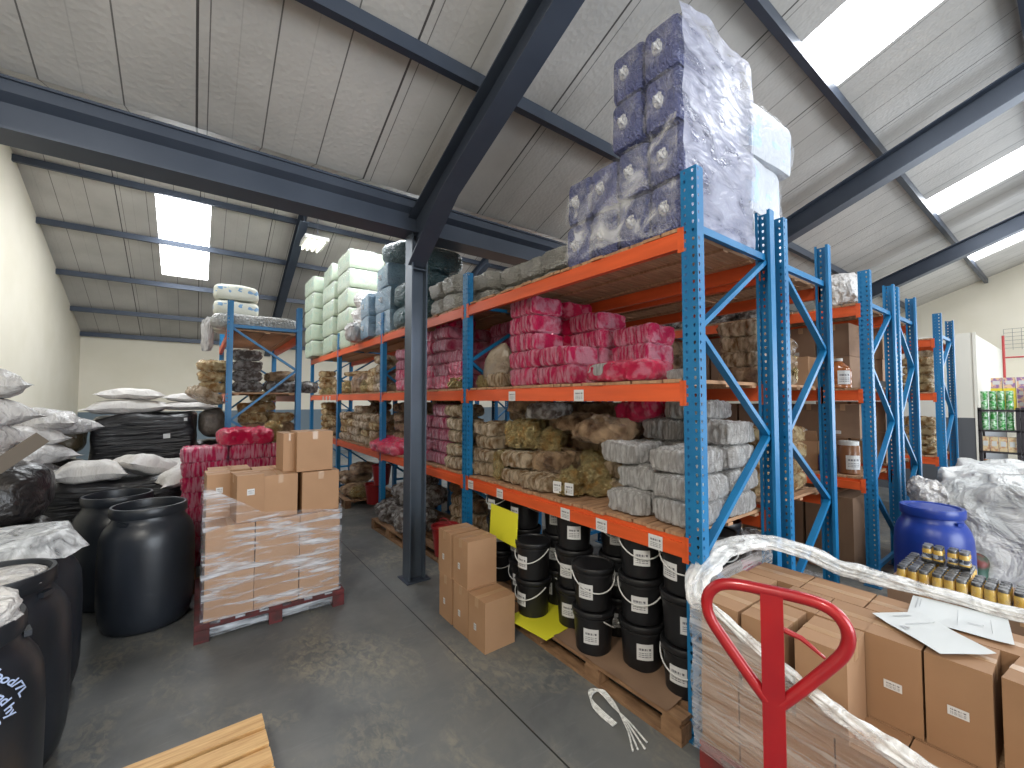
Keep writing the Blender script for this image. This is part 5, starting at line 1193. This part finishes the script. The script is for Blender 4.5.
for i, y in enumerate((1.10, .82, .54, .26)): put('carton_load_long', (2.80, y, zt), 0, f'tan carton, third row top, {("farthest, under the film rope", "second from the rack", "third, half under the papers", "nearest, under the papers")[i]}', GF)
# stretch film
def ff(u, v):
    # curtain on the near side of the load; top edge slants down to the right
    y = 1.26 - u * 1.24; zt_ = .92 - .30 * min(1, u * 1.7) ** .8 + .10 * max(0, u - .8) * 5
    z = .10 + (zt_ - .10) * v; bow = -.02 - .05 * math.sin(PI * u) * v
    d = nz((0, y * 1.2, z * 3), 2.5, 2) * .03 + nz((0, y, z * 6 + y * 4), 6, 3) * .008
    return (2.115 + bow + d.x, y, z + d.z)
tag(ob('stretch_film', sheet_grid(ff, 60, 40, filmE, 'stretch_film')), 'clear stretch film on the near face of the front load, slanting down rightward', 'stretch film')
def fe(u, v):
    x = 2.11 + u * .95; z = .10 + .84 * v; d = nz((x, 0, z * 3), 2.5, 6) * .025
    return (x, 1.262 + d.y, z)
def rope(pts, wds, seed, name, lab, folds=9, m=filmC, flat=.45):
    pts = [Vector(p) for p in pts]; n_ = 70; cs = []
    def cat(t):
        q = t * (len(pts) - 1); k = min(int(q), len(pts) - 2); f = q - k
        p0, p1, p2, p3 = pts[max(k - 1, 0)], pts[k], pts[k + 1], pts[min(k + 2, len(pts) - 1)]
        return .5 * ((2 * p1) + (p2 - p0) * f + (2 * p0 - 5 * p1 + 4 * p2 - p3) * f * f + (3 * p1 - p0 - 3 * p2 + p3) * f ** 3), wds[k] + (wds[k + 1] - wds[k]) * f
    def f(u, v):
        c, wd = cat(u); c2, _ = cat(min(1, u + .01)); c1, _ = cat(max(0, u - .01)); d = (c2 - c1).normalized()
        s_ = d.cross(Vector((0, 0, 1))).normalized(); up = s_.cross(d); a = 2 * PI * v
        rr = wd * (1 + .34 * math.sin(folds * a + seed + u * 26) * (.6 + .4 * math.sin(u * 13)) + .5 * nz((u * 9, math.cos(a), math.sin(a)), 2, seed).x)
        return tuple(c + s_ * math.cos(a) * rr + up * math.sin(a) * rr * flat + nz(c, 5, seed) * wd * .3)
    tag(ob(name, sheet_grid(f, n_, 48, m, name)), lab, 'stretch film')
rope([(2.13, 1.24, .80), (2.20, 1.27, .93), (2.45, 1.29, 1.01), (2.80, 1.25, 1.02), (2.97, 1.08, .98), (3.04, .80, .92), (3.08, .50, .90), (3.10, .15, .90), (3.1, -.15, .90)], [.03, .05, .07, .08, .075, .06, .055, .05, .05], 2, 'film_rope', 'bunched rope of stretch film arching over the back of the front load')
rope([(2.10, 1.22, .90), (2.07, .95, .79), (2.05, .70, .70), (2.06, .45, .62), (2.08, .22, .60), (2.1, .05, .62)], [.012, .022, .028, .032, .034, .034], 5, 'film_rope', 'twisted edge of stretch film slanting across the front load', 6, flat=.8)
tag(ob('stretch_film', sheet_grid(fe, 30, 24, filmE, 'stretch_film')), 'clear stretch film on the end of the front load beside the rack post', 'stretch film')
# papers
def sheetp(quad, z, seed, m=paper):
    A, B, C_, D = [Vector((*q, 0)) for q in quad]
    def f(u, v):
        p = (A * (1 - u) + B * u) * (1 - v) + (D * (1 - u) + C_ * u) * v
        return (p.x, p.y, z + .012 * abs(nz(p, 3, seed).z) + .006 * max(0, u - .8) * 5 * v)
    return sheet_grid(f, 12, 12, m, 'paper')
zp = zt + .366
def paper_thing(quad, z, seed, lab, prints):
    t = tag(ob('paper_sheet', sheetp(quad, z, seed)), lab, 'paper')
    A, B, C_, D = [Vector(q) for q in quad]
    for (u0, v0, u1, v1) in prints:
        q = [(A * (1 - u) + B * u) * (1 - v) + (D * (1 - u) + C_ * u) * v for u, v in ((u0, v0), (u1, v0), (u1, v1), (u0, v1))]
        ob('printed_text', sheetp([tuple(p) for p in q], z + .0035, seed, mat('faint_print', (.45, .46, .48), .6)), t)
paper_thing([(3.02, .56), (3.06, .24), (2.74, .20), (2.72, .53)], zp + .004, 1, 'white delivery paper lying farther back on the front load cartons', [(.06, .12, .075, .6), (.10, .15, .11, .5), (.5, .2, .505, .85), (.6, .6, .75, .62), (.82, .25, .825, .8)])
paper_thing([(2.60, .63), (2.80, .50), (2.57, .235), (2.40, .37)], zp + .010, 2, 'white printed paper lying nearer on the front load cartons', [(.12, .35, .2, .45), (.3, .1, .7, .12), (.3, .3, .9, .31)])
# pallet truck
K = 1.15; o0 = Vector((1.08 * K, .445 * K, 0)); u_ = Vector((.34, -.94, 0)); zc = lambda z: 1.9 - (1.9 - z) * K
t = empty('pallet_truck', 'red pallet truck handle standing in front of the wrapped cartons', 'pallet truck', (o0.x, o0.y, 0))
def hp(s_, z): p = u_ * s_ * K * .93; return (p.x, p.y, zc(z))
loop = [(-.015, 1.205), (-.06, 1.255), (-.11, 1.315), (-.142, 1.355), (-.152, 1.39), (-.145, 1.42), (-.12, 1.445), (-.08, 1.455), (0, 1.455), (.08, 1.455), (.12, 1.445), (.145, 1.42), (.152, 1.39), (.142, 1.355), (.11, 1.315), (.06, 1.255), (.015, 1.205)]
def smooth(p, k=3):
    for _ in range(k):
        q = [p[0]]
        for a, b in zip(p, p[1:]): q += [(a[0] * .75 + b[0] * .25, a[1] * .75 + b[1] * .25), (a[0] * .25 + b[0] * .75, a[1] * .25 + b[1] * .75)]
        p = q + [p[-1]]
    return p
ob('handle_loop', MB().tube([hp(*q) for q in smooth(loop, 2)], .0155, 14).mesh('handle_loop', redpaint), t)
M = Matrix.Rotation(math.atan2(u_.y, u_.x), 4, 'Z')
ob('handle_post', MB().box(-.026, .026, -.014, .014, .28, zc(1.452), 0, M).mesh('handle_post', redpaint), t)
ob('control_lever', MB().tube([hp(.02, 1.375), hp(.06, 1.365), hp(.105, 1.335)], [.008, .007, .004], 8).mesh('control_lever', redpaint), t)
ob('pump_body', MB().lathe([(.07, .1), (.07, .28), (.05, .30), (.05, .34), (0, .34)], 20).mesh('pump_body', redpaint), t)
wm = MB().lathe([(.085, -.025), (.09, -.02), (.09, .02), (.085, .025)], 24).mesh('wheel', rubber)
for s_ in (-.06, .06): ob('wheel', wm, t, (u_.x * s_, u_.y * s_, .09), (PI / 2, 0, math.atan2(u_.y, u_.x) + PI / 2))
for y in (-.22, .22): ob('fork', MB().box(.25, 1.7, y - .08, y + .08, .055, .085).mesh('fork', redpaint), t, (0, .12, 0))
ob('chassis', MB().box(.1, .28, -.30, .30, .09, .22).mesh('chassis', redpaint), t, (0, .12, 0))
